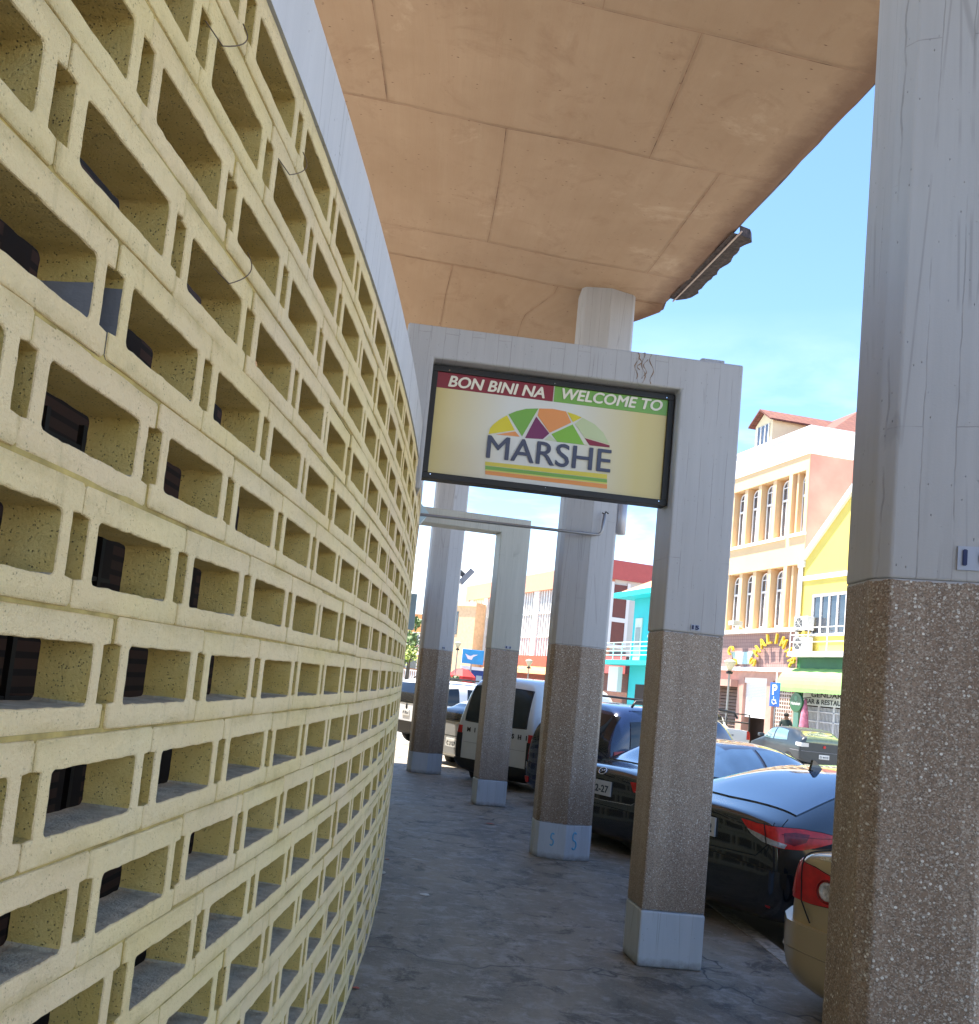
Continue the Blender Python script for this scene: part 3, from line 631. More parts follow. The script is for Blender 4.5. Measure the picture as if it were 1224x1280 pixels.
# ------------------------------------------------------------------ pipe, lamps on the wall and columns
A=at(528,643,8.9); B=at(752,669,9.25); Cc=at(756,643,9.25)
cp=thing('conduit_pipe',B,'grey metal conduit running from the pierced wall to the chalk-marked column','pipe')
iv=cp.matrix_world.inverted(); a_=iv@A; b_=Vector((0,0,0)); c_=iv@Cc
mtp=plain('galvanised conduit',(.30,.31,.33),.4,.6)
MB().tube([a_-Vector((.3,0,-.0)),b_-Vector((.08,0,0)),b_-Vector((.025,0,-.008)),b_+Vector((.0,0,.04)),c_],.016,8).build('tube',mtp,cp,True)
m=MB(); m.tube([b_-Vector((.22,0,-.002)),b_-Vector((.19,0,-.001))],.024,8); m.build('clamp',mtp,cp,True)
m=MB(); m.tube([c_,c_+Vector((.01,0,.03)),c_+Vector((.04,0,.01))],.008,6); m.tube([c_,c_+Vector((-.03,0,.015))],.006,6); m.build('cable_end',M_BLACK,cp,True)
T=pframe(2.28,1.55,0); pz=at(776,650,9.45); pz=Vector((pz.x,pz.y,pz.z))
lt=thing('wall_lamp',Matrix.Translation(pz),'grey cylindrical up-down lamp fixed on right side of the chalk-marked column','lamp')
MB().lathe([(.055,-.16),(.062,-.155),(.062,.20),(.055,.205)],(0,0,0),20).build('lamp_body',plain('light grey lamp metal',(.42,.42,.46),.35,.3),lt,True)
MB().bbox(-.14,-.05,-.03,.03,-.05,.03,.006).build('bracket',plain('light grey lamp metal',(.42,.42,.46),.35,.3),lt)
pz=at(583,721,16.6)
lt=thing('floodlight',Matrix.Translation(pz)@Matrix.Rotation(R(38),4,'Y'),'grey floodlight tilted upward on the farthest column','lamp')
MB().bbox(-.055,.055,-.09,.09,-.17,.17,.012).build('lamp_body',plain('light grey lamp metal',(.42,.42,.46),.35,.3),lt)
m=MB(); m.bbox(-.16,-.05,-.03,.03,-.06,.03,.006); m.build('bracket',M_CONC,lt)
pz=at(527,643,12.2)
lt=thing('wall_light_box',Matrix.Translation(pz),'bluish angular light box at the edge of pierced wall under the far portal beam','lamp')
m=MB(); m.ext([(-.07,-.08),(0,-.13),(.10,.02),(-.02,.14),(-.07,.10)],-.06,.10); fixn(m.build('housing',plain('pale blue metal',(.36,.50,.58),.4),lt)); m=MB(); m.tube([(-.08,0,.15),(-.14,0,.02),(-.15,0,-.1)],.01,6); m.tube([(-.1,0,.14),(.0,0,.13)],.012,6); m.build('cable',M_BLACK,lt,True)
a=at(522,655,14.5); b=at(505,788,14.5)
lt=thing('drainpipe',b,'brown drainpipe with pale blue lower piece running down the far edge of pierced wall','pipe')
a=a-b; MB().tube([(0,0,0),a],.035,10).build('pipe',plain('brown pipe',(.14,.06,.045),.5),lt,True)
m=MB(); m.bbox(.03,.16,-.03,.03,.02,.62,.01); m.build('blue_panel',plain('pale blue metal',(.36,.50,.58),.4),lt)
MB().bbox(-.05,.03,-.04,.04,-.08,.05,.01).build('foot',M_BLACK,lt)
# litter
d=atz(474,1091,.0); pc=thing('paper_plate',(d.x,d.y,.001),'white round lid lying on walkway against the foot of the pierced wall','litter')
MB().lathe([(.001,.002),(.02,.003),(.045,.004),(.052,.010),(.056,.010),(.056,.006),(.045,.0)],(0,0,0),24).build('disc',plain('dirty white card',(.55,.55,.50),.7),pc,True)
for (px,py,s_,col,lab) in ((531,1119,.035,(.6,.6,.58),'crumpled white scrap of paper on the dark walkway'),(612,1030,.05,(.45,.12,.08),'small red scrap lying in the middle of the walkway'),(484,1075,.02,(.35,.16,.09),'tiny brown leaf near the white lid'),(445,1236,.02,(.45,.2,.08),'tiny orange-brown leaf near foot of the pierced wall')):
    d=atz(px,py,0); m=MB(); n_=9; vs=[(s_*math.cos(k*2*PI/n_)*(1+.4*random.random()),s_*.6*math.sin(k*2*PI/n_)*(1+.4*random.random()),.003+.006*random.random()) for k in range(n_)]
    m.add(vs+[(0,0,.012)],[(k,(k+1)%n_,n_) for k in range(n_)]+[tuple(range(n_-1,-1,-1))]); o=m.build('litter_scrap',plain('scrap %.2f'%col[0],col,.8)); o.location=(d.x,d.y,.001); tag(o,lab,'litter')

gm=MB()
for i in range(60):
    a_=rng.uniform(-7.5,16); r_=rng.uniform(.15,2.7); q=pol(r_,math.degrees(a_/RW),.001); s_=rng.uniform(.008,.022)
    n_=7; vs=[(q.x+s_*math.cos(k*2*PI/n_)*(1+.3*rng.random()),q.y+s_*math.sin(k*2*PI/n_)*(1+.3*rng.random()),.0035) for k in range(n_)]
    gm.add(vs,[tuple(range(n_))])
tag(gm.build('floor_grit',plain('pale gum and grit spots',(.26,.24,.21),.9,var=.5,scale=9)),'small pale gum spots and grit strewn over the dark walkway','ground litter',kind='stuff')
# ------------------------------------------------------------------ cars
ST=-.116
def paint(name,col,rough=.25,metal=.0,coat=1.0):
    return plain(name,col,rough,metal,var=.05,coat=coat)
class Car:
    def __init__(s,name,x,y,psi,label,cat,stations,mat,L,group=None,glassmat=None):
        s.T=Matrix.Translation((x,y,ST))@Matrix.Rotation(R(psi),4,'Z')
        s.t=thing(name,s.T,label,cat,group); s.mat=mat; s.glass=glassmat or M_GLASSD; s.L=L
        st=stations; K=len(st[0][1]); v=[];f=[]
        N=len(st)
        for x_,pts in st:
            row=[(x_,y_,z_) for y_,z_ in pts]; row+=[(x_,-y_,z_) for y_,z_ in reversed(pts[1:-1])]
            v+=row
        n=2*K-2
        for i in range(N-1):
            for k in range(n): f.append((i*n+k,(i+1)*n+k,(i+1)*n+(k+1)%n,i*n+(k+1)%n))
        for base,rev in ((0,False),((N-1)*n,True)):
            for k in range(K-1):
                a=[base+k,base+k+1,base+(n-k-1)%n,base+(n-k)%n]
                a=[q for i,q in enumerate(a) if q not in a[:i]]
                if len(a)>2: f.append(tuple(reversed(a)) if rev else tuple(a))
        me=bpy.data.meshes.new('b'); me.from_pydata(v,[],f)
        bm=bmesh.new(); bm.from_mesh(me); bmesh.ops.recalc_face_normals(bm,faces=bm.faces[:]); bm.to_mesh(me); bm.free()
        o=bpy.data.objects.new('body',me); C.objects.link(o); md=o.modifiers.new('s','SUBSURF'); md.levels=2; md.render_levels=2
        dg=bpy.context.evaluated_depsgraph_get(); dg.update(); m2=bpy.data.meshes.new_from_object(o.evaluated_get(dg)); o.modifiers.clear(); o.data=m2
        m2.materials.clear(); m2.materials.append(mat); m2.polygons.foreach_set('use_smooth',[True]*len(m2.polygons)); o.parent=s.t; s.body=o
        bm=bmesh.new(); bm.from_mesh(m2); s.bvh=BVHTree.FromBMesh(bm); bm.free()
    def hit(s,mode,a,b):
        if mode=='R': o,d=Vector((a,-3,b)),Vector((0,1,0))
        elif mode=='L': o,d=Vector((a,3,b)),Vector((0,-1,0))
        elif mode=='T': o,d=Vector((a,b,4)),Vector((0,0,-1))
        elif mode=='B': o,d=Vector((-3,a,b)),Vector((1,0,0))     # from behind; a = y
        else:                                                     # 'C' cylinder round rear: a angle (deg, + = right), b = z
            an=R(a); d=Vector((math.cos(an),math.sin(an),0)); o=Vector((1.3,0,b))-d*4
        h=s.bvh.ray_cast(o,d)
        if h[0] is None: return (None,None)
        return (h[0],-h[1] if h[1].dot(d)>0 else h[1])
    def patch(s,name,mode,top,bot,mat,off=.006,n=16,m=6,thick=.02,parent=None,label=None,smooth=True):
        def res(pl,n):
            pl=[Vector((*p,0)) for p in pl]; d=[0]
            for i in range(1,len(pl)): d.append(d[-1]+(pl[i]-pl[i-1]).length)
            out=[]
            for k in range(n+1):
                t=d[-1]*k/n; i=1
                while i<len(pl)-1 and d[i]<t: i+=1
                q=(t-d[i-1])/max(1e-9,d[i]-d[i-1]); out.append(pl[i-1].lerp(pl[i],q))
            return out
        n=max(n,20);m=max(m,8);off=max(off,.010) if ('window' in name or 'wind' in name) else off
        A=res(top,n);B=res(bot,n); G=[];last=None
        for j in range(m+1):
            for i in range(n+1):
                p=A[i].lerp(B[i],j/m); h,nn=s.hit(mode,p.x,p.y)
                if h is None: h,nn=last if last else (Vector((0,0,0)),Vector((0,0,1)))
                last=(h,nn); G.append((h,nn))
        v=[h+nn*off for h,nn in G]+[h+nn*(off-thick) for h,nn in G]; q=len(G); f=[]
        w=n+1
        for j in range(m):
            for i in range(n): f.append((j*w+i,j*w+i+1,(j+1)*w+i+1,(j+1)*w+i))
        bd=[i for i in range(w)]+[j*w+n for j in range(1,m+1)]+[m*w+i for i in range(n-1,-1,-1)]+[j*w for j in range(m-1,0,-1)]
        for i in range(len(bd)): a,b=bd[i],bd[(i+1)%len(bd)]; f.append((a,a+q,b+q,b))
        o=MB().add(v,f).build(name,mat,parent or s.t,smooth,label); fixn(o)
        return smooth_by_angle(o,50)
    def line(s,name,mode,pts,mat,r=.004,n=24,parent=None,off=0):
        P=[]
        pl=[Vector((*p,0)) for p in pts]
        for i in range(len(pl)-1):
            for k in range(n//(len(pl)-1)):
                p=pl[i].lerp(pl[i+1],k/(n//(len(pl)-1))); h,nn=s.hit(mode,p.x,p.y)
                if h: P.append(h+nn*off)
        h,nn=s.hit(mode,*pts[-1])
        if h:P.append(h+nn*off)
        if len(P)>1: return MB().tube(P,r,5).build(name,mat,parent or s.t,True)
    def wheels(s,xs,rad,yw,w=.2):
        for x in xs:
            for sg in (1,-1):
                h=bpy.data.objects.new('wheel',None)
                m=MB(); y0=sg*yw
                m.lathe([(rad*.66,-w/2),(rad*.95,-w/2),(rad,-w/2+.03),(rad,w/2-.03),(rad*.95,w/2),(rad*.66,w/2)],(x,y0,rad),24,axis='y')
                ty=m.build('wheel',M_TYRE,s.t,True); smooth_by_angle(ty,40)
                m=MB(); m.lathe([(rad*.66,-w/2-.002),(rad*.60,-w/2+.01),(rad*.12,-w/2+.035)] if sg<0 else [(rad*.66,w/2+.002),(rad*.6,w/2-.01),(rad*.12,w/2-.035)],(x,y0,rad),24,axis='y')
                for k in range(7):
                    a=2*PI*k/7; yy=y0+sg*(w/2+.004); c,q=math.cos(a),math.sin(a)
                    m.tube([(x+c*.03,yy,rad+q*.03),(x+c*rad*.62,yy,rad+q*rad*.62)],.018,6)
                m.build('rim',M_RIM,ty)
    def arch(s,xs,rad,z):
        for x in xs:
            for md in ('R','L'):
                P=[];
                top=[(x+math.cos(R(180-180*k/12))*rad,z+math.sin(R(180*k/12))*rad) for k in range(13)]; bot=[(x-rad+2*rad*k/12,.19) for k in range(13)]
                s.patch('wheel_arch',md,top,bot,M_BLACK,off=.004,n=14,m=5)
    def plate(s,y,z,txt,w=.31,h=.155,mode='B',lines=None):
        hp,nn=s.hit(mode,y,z); nn=Vector((nn.x,0,nn.z)).normalized()
        ay=Vector((0,-1,0)); 
        Tm=Matrix((ay,-nn,(-nn).cross(ay)*-1 if False else nn.cross(ay)*-1)).transposed().to_4x4()
        zax=ay.cross(-nn); Tm=Matrix((ay,-nn,zax)).transposed().to_4x4(); Tm.translation=hp+nn*.012
        q=MB(Tm); q.bbox(-w/2,w/2,-.006,.01,-h/2,h/2,.004); pl=q.build('licence_plate',plain('plate white',(.62,.62,.60),.45),s.t)
        if txt: text_mesh(txt,'plate_number',plain('plate dark ink',(.03,.04,.06),.5),pl,Tm@Matrix.Translation((0,-.009,0)),fit=(-w*.40,w*.40,-h*.30,h*.20),offset=.02,extrude=.001)
        return pl
def sect(w,zb,zs,zm,zbelt,yr,zr,mid=.0,bw=.94):
    """half section: bottom .. sill .. side .. belt .. rail .. roof"""
    return [(0,zb),(w*.6,zb),(w*bw,zb+.05),(w*.985,zs),(w,zm),(w*.965,zbelt),(yr,zr-.045-mid),(yr*.62,zr-.008),(0,zr)]
def sedan_st(W,L,tail=1.04,roof=1.43,belt=.95,lip=1.06):
    w=W/2
    return [(0.0,sect(w*.80,.34,.48,.62,tail-.12,w*.66,tail-.05)),
            (.03,sect(w*.86,.30,.45,.62,tail-.10,w*.72,tail-.0)),
            (.10,sect(w*.93,.26,.42,.62,tail-.08,w*.76,lip-.0)),
            (.30,sect(w*.975,.22,.40,.64,belt-.01,w*.78,lip+.012)),
            (.55,sect(w*.995,.20,.38,.64,belt+.02,w*.77,lip+.03)),
            (.80,sect(w,.19,.36,.64,belt+.03,w*.74,lip+.10,.02)),
            (1.15,sect(w,.19,.36,.64,belt+.03,w*.70,roof-.13,.03)),
            (1.55,sect(w,.19,.36,.64,belt+.02,w*.66,roof-.02,.03)),
            (2.1,sect(w,.19,.36,.64,belt+.01,w*.655,roof,.03)),
            (2.6,sect(w,.19,.36,.64,belt,w*.655,roof-.03,.03)),
            (3.0,sect(w,.19,.36,.63,belt-.01,w*.68,roof-.17,.03)),
            (3.4,sect(w,.19,.36,.62,belt-.03,w*.76,belt+.09,.02)),
            (3.65,sect(w*.995,.19,.36,.61,belt-.06,w*.78,belt+.01)),
            (4.0,sect(w*.97,.20,.37,.58,belt-.12,w*.74,belt-.06)),
            (4.3,sect(w*.91,.22,.38,.55,belt-.22,w*.68,belt-.17)),
            (L-.04,sect(w*.78,.26,.40,.52,belt-.33,w*.55,belt-.30)),
            (L,sect(w*.70,.30,.42,.5,belt-.38,w*.45,belt-.35))]
M_RED=plain('red tail lamp',(.48,.012,.012),.3,var=.3,scale=16)
M_REDB=plain('orange red lamp',(.62,.018,.014),.25,var=.3,scale=14)
M_CLEAR=plain('clear lamp',(.55,.53,.50),.15,var=.2,scale=30,coat=1)
M_SEAM=plain('panel gap',(.006,.006,.006),.9)
def sedan_glass(c,roof=1.43,w=.88,rear=(.60,1.40),rw=.70):
    c.patch('rear_window','T',[(rear[0],w*rw),(rear[0]-.05,0),(rear[0],-w*rw)],[(rear[1],w*.58),(rear[1]-.02,0),(rear[1],-w*.58)],c.glass,.004,20,12)
    c.patch('windscreen','T',[(2.62,w*.58),(2.66,0),(2.62,-w*.58)],[(3.38,w*.68),(3.5,0),(3.38,-w*.68)],c.glass,.004,20,10)
    for md in ('R','L'):
        c.patch('rear_side_window',md,[(.98,1.10),(1.25,roof-.16),(1.55,roof-.10),(1.92,roof-.085)],[(.92,1.06),(1.2,1.045),(1.5,1.04),(1.92,1.03)],c.glass,.004,14,6)
        c.patch('front_side_window',md,[(1.99,roof-.085),(2.45,roof-.10),(2.78,roof-.20),(3.1,1.08)],[(1.99,1.03),(2.45,1.02),(2.8,1.01),(3.14,1.0)],c.glass,.004,14,6)
# --- black sedan with red swept lamp (second car)
GP='cars parked nose out along the kerb'
hy_st=sedan_st(1.775,4.53,1.06,1.44,.97,1.07)
for i_,(zt_,ms) in {3:(1.11,.0),4:(1.185,.0),5:(1.265,.01),6:(1.36,.02)}.items():
    x_,p_=hy_st[i_]; p_[6]=(p_[6][0],zt_-.05-ms); p_[7]=(p_[7][0],zt_-.008); p_[8]=(0,zt_)
black=paint('black car paint',(.006,.007,.010),.14)
c=Car('black_sedan',2.72,7.55,24,'glossy black sedan with swept red tail lamp and shark fin aerial beside the sign post','car',hy_st,black,4.53,GP,plain('sky reflecting rear glass',(.03,.06,.12),.06,var=.3,ior=2.3,coat=1))
sedan_glass(c,1.44,.8875,(.33,1.40),.74)
for sg in (1,-1):
    c.line('lamp_gap','C',[(sg*29,1.01),(sg*28.5,.90),(sg*28,.80)],M_SEAM,.004,20)
    k=c.patch('tail_lamp','C',[(sg*18,.995),(sg*28,.98),(sg*36,.98),(sg*43,.965),(sg*52,.93)],[(sg*19.5,.96),(sg*24,.885),(sg*31,.835),(sg*37,.835),(sg*43,.87),(sg*52,.922)],M_REDB,.014,22,7)
    c.patch('clear_lens','C',[(sg*20.8,.935),(sg*26,.912),(sg*33,.865)],[(sg*22.6,.90),(sg*26.5,.862),(sg*32.5,.836)],plain('smoky clear lens',(.38,.36,.33),.15,var=.3,scale=40,coat=1),.019,12,3,parent=k)
    c.patch('dark_lens','C',[(sg*32,.945),(sg*35,.955),(sg*39,.945)],[(sg*32.5,.88),(sg*35,.862),(sg*38,.89)],plain('deep red inner lamp',(.20,.006,.006),.2,var=.4,scale=30),.0165,12,5,parent=k)
    c.line('lens_rib','C',[(sg*31.5,.935),(sg*41,.925),(sg*50,.928)],plain('deep red inner lamp',(.20,.006,.006),.2),.003,30,parent=k,off=.015)
    c.line('lamp_outline','C',[(sg*18,.996),(sg*28,.984),(sg*36,.984),(sg*43,.969),(sg*52,.934)],M_SEAM,.003,50,parent=k,off=.008)
    c.line('lens_divider','C',[(sg*26.6,.99),(sg*27.4,.92),(sg*28,.85)],M_SEAM,.004,20,parent=k,off=.020)
    c.patch('rear_reflector','C',[(sg*27,.40),(sg*38,.385)],[(sg*27,.375),(sg*38,.35)],M_RED,.012,8,2)
c.plate(0,.87,'K 54 2')
c.patch('rear_bumper','C',[(-62,.60),(-30,.66),(0,.68),(30,.66),(62,.60)],[(-62,.30),(-30,.27),(0,.27),(30,.27),(62,.30)],black,.022,36,8)
c.line('boot_gap','C',[(-32,1.04),(-30,.90),(-24,.74),(0,.71),(24,.74),(30,.90),(32,1.04)],M_SEAM,.004,60)
c.line('door_gap','R',[(1.02,1.0),(1.05,.75),(1.30,.50),(1.34,.30)],M_SEAM,.004,30)
h,nn=c.hit('T',1.30,0); m=MB(Matrix.Translation(h)); m.ext([(-.09,-.02),(.12,-.01),(.06,.02),(-.03,.085),(-.06,.092)],-.012,.012); fixn(m.build('shark_fin_aerial',black,c.t))
m=MB(Matrix.Translation(h)); m.bbox(-.08,.10,-.03,.03,-.03,.004,.01); m.build('aerial_base',black,c.t)
c.wheels((.95,3.62),.32,.78); c.arch((.95,3.62),.36,.32)
# --- black sedan with plate in view (third car)
dark=paint('dark brownish black car paint',(.010,.009,.014),.16)
c=Car('black_saloon',2.50,10.25,31,'black saloon with white number plate and round badge, behind the chalk-marked column','car',sedan_st(1.79,4.6,1.02,1.46,.95,1.05),dark,4.6,GP,plain('blue reflecting rear glass',(.03,.06,.12),.06,var=.3,ior=2.0,coat=1))
sedan_glass(c,1.46,.895,(.60,1.45),.70)
for sg in (1,-1):
    k=c.patch('tail_lamp','C',[(sg*19,.93),(sg*30,.94),(sg*40,.95),(sg*48,.93)],[(sg*21,.83),(sg*30,.79),(sg*40,.79),(sg*48,.83)],M_REDB,.014,18,6)
    c.patch('clear_lens','C',[(sg*22,.84),(sg*29,.825)],[(sg*23,.825),(sg*29,.80)],M_CLEAR,.018,8,2,parent=k)
c.plate(0,.80,'22-27',.33,.165)
h,nn=c.hit('B',0,.985); m=MB(Matrix.Translation(h+nn*.006)@nn.to_track_quat('Z','Y').to_matrix().to_4x4())
pts=[(.055*math.cos(k*PI/12),.045*math.sin(k*PI/12),0) for k in range(25)]; m.tube(pts,.006,6); m.tube([(-.03,-.02,0),(.03,.02,0)],.006,6); m.tube([(-.03,.02,0),(.0,.0,0)],.006,6); m.build('badge',M_CHROME,c.t,True)
c.line('boot_gap','C',[(-30,1.0),(-27,.80),(-20,.68),(0,.66),(20,.68),(27,.80),(30,1.0)],M_CHROME,.003,60)
c.patch('rear_bumper','C',[(-62,.56),(-30,.60),(0,.61),(30,.60),(62,.56)],[(-62,.30),(-30,.27),(0,.27),(30,.27),(62,.30)],dark,.022,36,8)
c.wheels((.95,3.65),.32,.78); c.arch((.95,3.65),.36,.32)
h,nn=c.hit('R',.78,1.02); m=MB(Matrix.Translation(h+nn*.005)@nn.to_track_quat('Z','Y').to_matrix().to_4x4()); m.tube([(.035*math.cos(k*PI/8)*(1-k/30),.035*math.sin(k*PI/8)*(1-k/30),0) for k in range(22)],.005,5); m.build('sticker',plain('pale sticker',(.35,.33,.4),.5),c.t)
# --- champagne sedan (first car)
champ=paint('champagne metallic paint',(.46,.35,.19),.32,.4,.6)
c=Car('champagne_sedan',2.84,4.80,26,'champagne gold sedan, only its rear corner with round tail lamp shows beside the closest column','car',sedan_st(1.70,4.4,1.10,1.45,.97,1.10),champ,4.4,GP)
sedan_glass(c,1.43,.85)
for sg in (1,-1):
    k=c.patch('tail_lamp','C',[(sg*15,.93),(sg*24,.985),(sg*34,1.01),(sg*42,1.0)],[(sg*16,.79),(sg*24,.77),(sg*34,.78),(sg*42,.82)],M_RED,.012,18,7)
    h,nn=c.hit('C',sg*20,.865); m=MB(Matrix.Translation(h+nn*.012)@nn.to_track_quat('Z','Y').to_matrix().to_4x4()); m.lathe([(.056,0),(.050,.008),(.034,.011),(.033,.006),(.012,.004)],(0,0,0),20); m.build('reversing_lens',plain('ribbed clear lens',(.50,.46,.40),.2,var=.5,scale=60),k,True)
    h,nn=c.hit('C',sg*34,.90); m=MB(Matrix.Translation(h+nn*.012)@nn.to_track_quat('Z','Y').to_matrix().to_4x4()); m.lathe([(.05,0),(.045,.006),(.02,.010)],(0,0,0),20); m.build('indicator_lens',plain('amber red lens',(.55,.06,.01),.2,coat=1),k,True)
    c.line('lamp_gap','C',[(sg*27.5,1.08),(sg*27.2,.98),(sg*26.6,.77),(sg*24,.66)],M_SEAM,.0045,40,off=.012)
    c.line('lamp_outline','C',[(sg*15,.79),(sg*24,.77),(sg*34,.78),(sg*42,.82),(sg*42,1.0),(sg*34,1.01),(sg*24,.985),(sg*15,.93)],M_SEAM,.0035,90,off=.004)
    k2=c.patch('amber_lens','C',[(sg*29,.985),(sg*34,.995),(sg*41,.985)],[(sg*28.5,.80),(sg*34,.80),(sg*41,.835)],plain('orange red corner lens',(.52,.045,.012),.3,var=.35,scale=22),.0145,12,6,parent=k)
    h,nn=c.hit('C',sg*20,.865); m=MB(Matrix.Translation(h+nn*.014)@nn.to_track_quat('Z','Y').to_matrix().to_4x4()); m.tube([(.064*math.cos(q_*PI/12),.064*math.sin(q_*PI/12),0) for q_ in range(25)],.005,6); m.build('lens_ring',plain('deep red inner lamp',(.20,.006,.006),.2),k,True)
c.patch('rear_bumper','C',[(-64,.70),(-40,.71),(-28,.64),(0,.62),(28,.64),(40,.71),(64,.70)],[(-64,.30),(-30,.25),(0,.25),(30,.25),(64,.30)],champ,.045,44,10,thick=.05)
h,nn=c.hit('C',-20,1.035); 
T=Matrix.Translation(h+nn*.006); T=T@(Matrix((Vector((-.0,-1,0)).normalized(),-nn,Vector((0,-1,0)).cross(-nn))).transposed().to_4x4())
text_mesh('COROLLA','model_lettering',M_CHROME,c.t,T,size=.03,offset=.0,extrude=.001)
h,nn=c.hit('C',20,1.035); T=Matrix.Translation(h+nn*.006)@(Matrix((Vector((0,-1,0)),-nn,Vector((0,-1,0)).cross(-nn))).transposed().to_4x4())
text_mesh('COROLLA','model_lettering',M_CHROME,c.t,T,size=.03,offset=.0,extrude=.001)
c.line('bumper_crease','C',[(-60,.52),(0,.47),(60,.52)],plain('champagne shadow crease',(.25,.19,.10),.4),.004,60,off=.046); c.plate(0,.72,'A 11-07'); c.wheels((.95,3.5),.30,.75); c.arch((.95,3.5),.34,.30)

def box_st(W,L,roof,belt,tail=.0,hood=1.05,nose=.9,lean=.12,wind=None,ry=.86):
    w=W/2; wx=wind or L*.70
    S=lambda a,zb,zt,yr,b=belt: [(0,zb),(a*.6,zb),(a*.95,zb+.05),(a*.99,.50),(a,.75),(a*.985,b),(yr,zt-.07),(yr*.7,zt-.01),(0,zt)]
    return [(0.0,[(0,.36),(w*.55,.36),(w*.88,.40),(w*.92,.52),(w*.93,.75),(w*.92,.95),(w*.89,1.02),(w*.5,1.03),(0,1.03)]) if False else (0.0,S(w*.93,.34,belt+.12,w*.84,belt)),
            (.02,S(w*.955,.32,belt+.30,w*.86)),(.06+lean*.5,S(w*.975,.30,roof-.22,w*ry)),(.10+lean,S(w*.985,.27,roof-.05,w*ry)),(.30+lean,S(w,.24,roof,w*ry)),
            (L*.3,S(w,.22,roof+.02,w*ry)),(wx*.78,S(w,.22,roof,w*ry)),(wx*.86,S(w,.22,roof-.07,w*ry*.98)),(wx,S(w*.995,.22,hood+.14,w*.84)),(wx+.2,S(w*.98,.22,hood+.0,w*.82)),
            (L-.35,S(w*.94,.24,nose+.05,w*.74,min(belt,nose-.05))),(L-.06,S(w*.84,.28,nose-.12,w*.62,min(belt,nose-.2))),(L,S(w*.76,.32,nose-.2,w*.55,min(belt,nose-.27)))]
# --- navy SUV (fourth)
navy=paint('navy blue car paint',(.008,.016,.055),.15)
c=Car('navy_suv',2.62,12.95,33,'dark navy blue SUV with roof rails and black rear window, behind the black saloon','car',box_st(1.80,4.4,1.74,.98,lean=.22,hood=1.08),navy,4.4,GP)
c.patch('rear_window','B',[(.70,1.56),(0,1.60),(-.70,1.56)],[(.77,1.06),(0,1.04),(-.77,1.06)],M_GLASSD,.006,14,8)
for md in ('R','L'):
    c.patch('quarter_window',md,[(.42,1.50),(1.05,1.56)],[(.36,1.08),(1.05,1.06)],M_GLASSD,.005,8,5); c.patch('rear_side_window',md,[(1.15,1.57),(2.0,1.58)],[(1.15,1.06),(2.0,1.04)],M_GLASSD,.005,10,5)
for sg in (1,-1):
    k=c.patch('tail_lamp','C',[(sg*34,1.08),(sg*39,1.10),(sg*44,1.06)],[(sg*34,.74),(sg*39,.72),(sg*44,.76)],plain('pinkish red lamp',(.42,.06,.05),.15,coat=1),.016,8,8)
    c.patch('bumper_corner','C',[(sg*24,.70),(sg*36,.72),(sg*52,.70)],[(sg*24,.36),(sg*36,.34),(sg*52,.38)],navy,.03,12,6,thick=.04)
    c.patch('rear_reflector','C',[(sg*30,.50),(sg*36,.50)],[(sg*30,.42),(sg*36,.42)],M_RED,.04,5,3)
    m=MB(); y=-sg*.66; m.tube([(.55,y,1.71),(.62,y,1.80),(1.2,y,1.83),(2.4,y,1.82),(2.9,y,1.78),(2.98,y,1.70)],.018,8); m.build('roof_rail',M_BLACK,c.t,True)
c.line('badge','B',[(-.05,.93),(0,.95),(.05,.93)],M_CHROME,.006,6)
c.patch('rear_bumper','B',[(.62,.60),(0,.62),(-.62,.60)],[(.62,.36),(0,.34),(-.62,.36)],M_BLACK,.02,10,4); c.plate(0,.76,'B 20-18')
c.wheels((.85,3.45),.34,.78); c.arch((.85,3.45),.39,.34)
# --- silver van
silv=paint('silver grey van paint',(.56,.58,.57),.35,.1)
c=Car('silver_van',1.80,15.15,45,'silver grey van with spaced black lettering across its rear door','van',box_st(1.76,4.3,1.98,1.05,lean=.14,hood=1.10,ry=.84),silv,4.3,GP)
c.patch('rear_window','B',[(.62,1.76),(0,1.79),(-.62,1.76)],[(.65,1.16),(0,1.14),(-.65,1.16)],plain('grey tinted glass',(.02,.028,.03),.12,var=.4,ior=1.4),.010,16,8)
c.line('window_seal','B',[(.63,1.77),(0,1.80),(-.63,1.77),(-.66,1.15),(0,1.13),(.66,1.15),(.63,1.76)],M_BLACK,.012,60)
for md in ('R','L'):
    c.patch('rear_side_window',md,[(.45,1.60),(1.5,1.66)],[(.40,1.12),(1.5,1.10)],M_GLASSD,.005,10,5)
for sg in (1,-1):
    k=c.patch('tail_lamp','C',[(sg*29,1.06),(sg*34,1.06)],[(sg*29,.66),(sg*34,.66)],M_RED,.012,5,6); c.patch('dark_lens','C',[(sg*28.5,.93),(sg*34,.93)],[(sg*28.5,.45),(sg*34,.45)],M_BLACK,.016,5,4,parent=k)
letters='MITSUBISHI'
for i,chh in enumerate(letters):
    y=.56-1.24*i/9; h,nn=c.hit('B',y,.965); T=Matrix.Translation(h+nn*.006)@(Matrix((Vector((0,-1,0)),-nn,Vector((0,-1,0)).cross(-nn))).transposed().to_4x4())
    text_mesh(chh,'rear_lettering',M_BLACK,c.t,T,size=.105,offset=.004,extrude=.002)
c.line('door_crease','B',[(.66,.78),(-.66,.78)],plain('crease',(.28,.29,.30),.4),.004,20)
c.patch('rear_bumper','C',[(-54,.50),(-30,.50),(0,.50),(30,.50),(54,.50)],[(-54,.30),(-30,.27),(0,.27),(30,.27),(54,.30)],M_BLACK,.04,30,5,thick=.05)
c.wheels((.75,3.4),.31,.76); c.arch((.75,3.4),.35,.31)
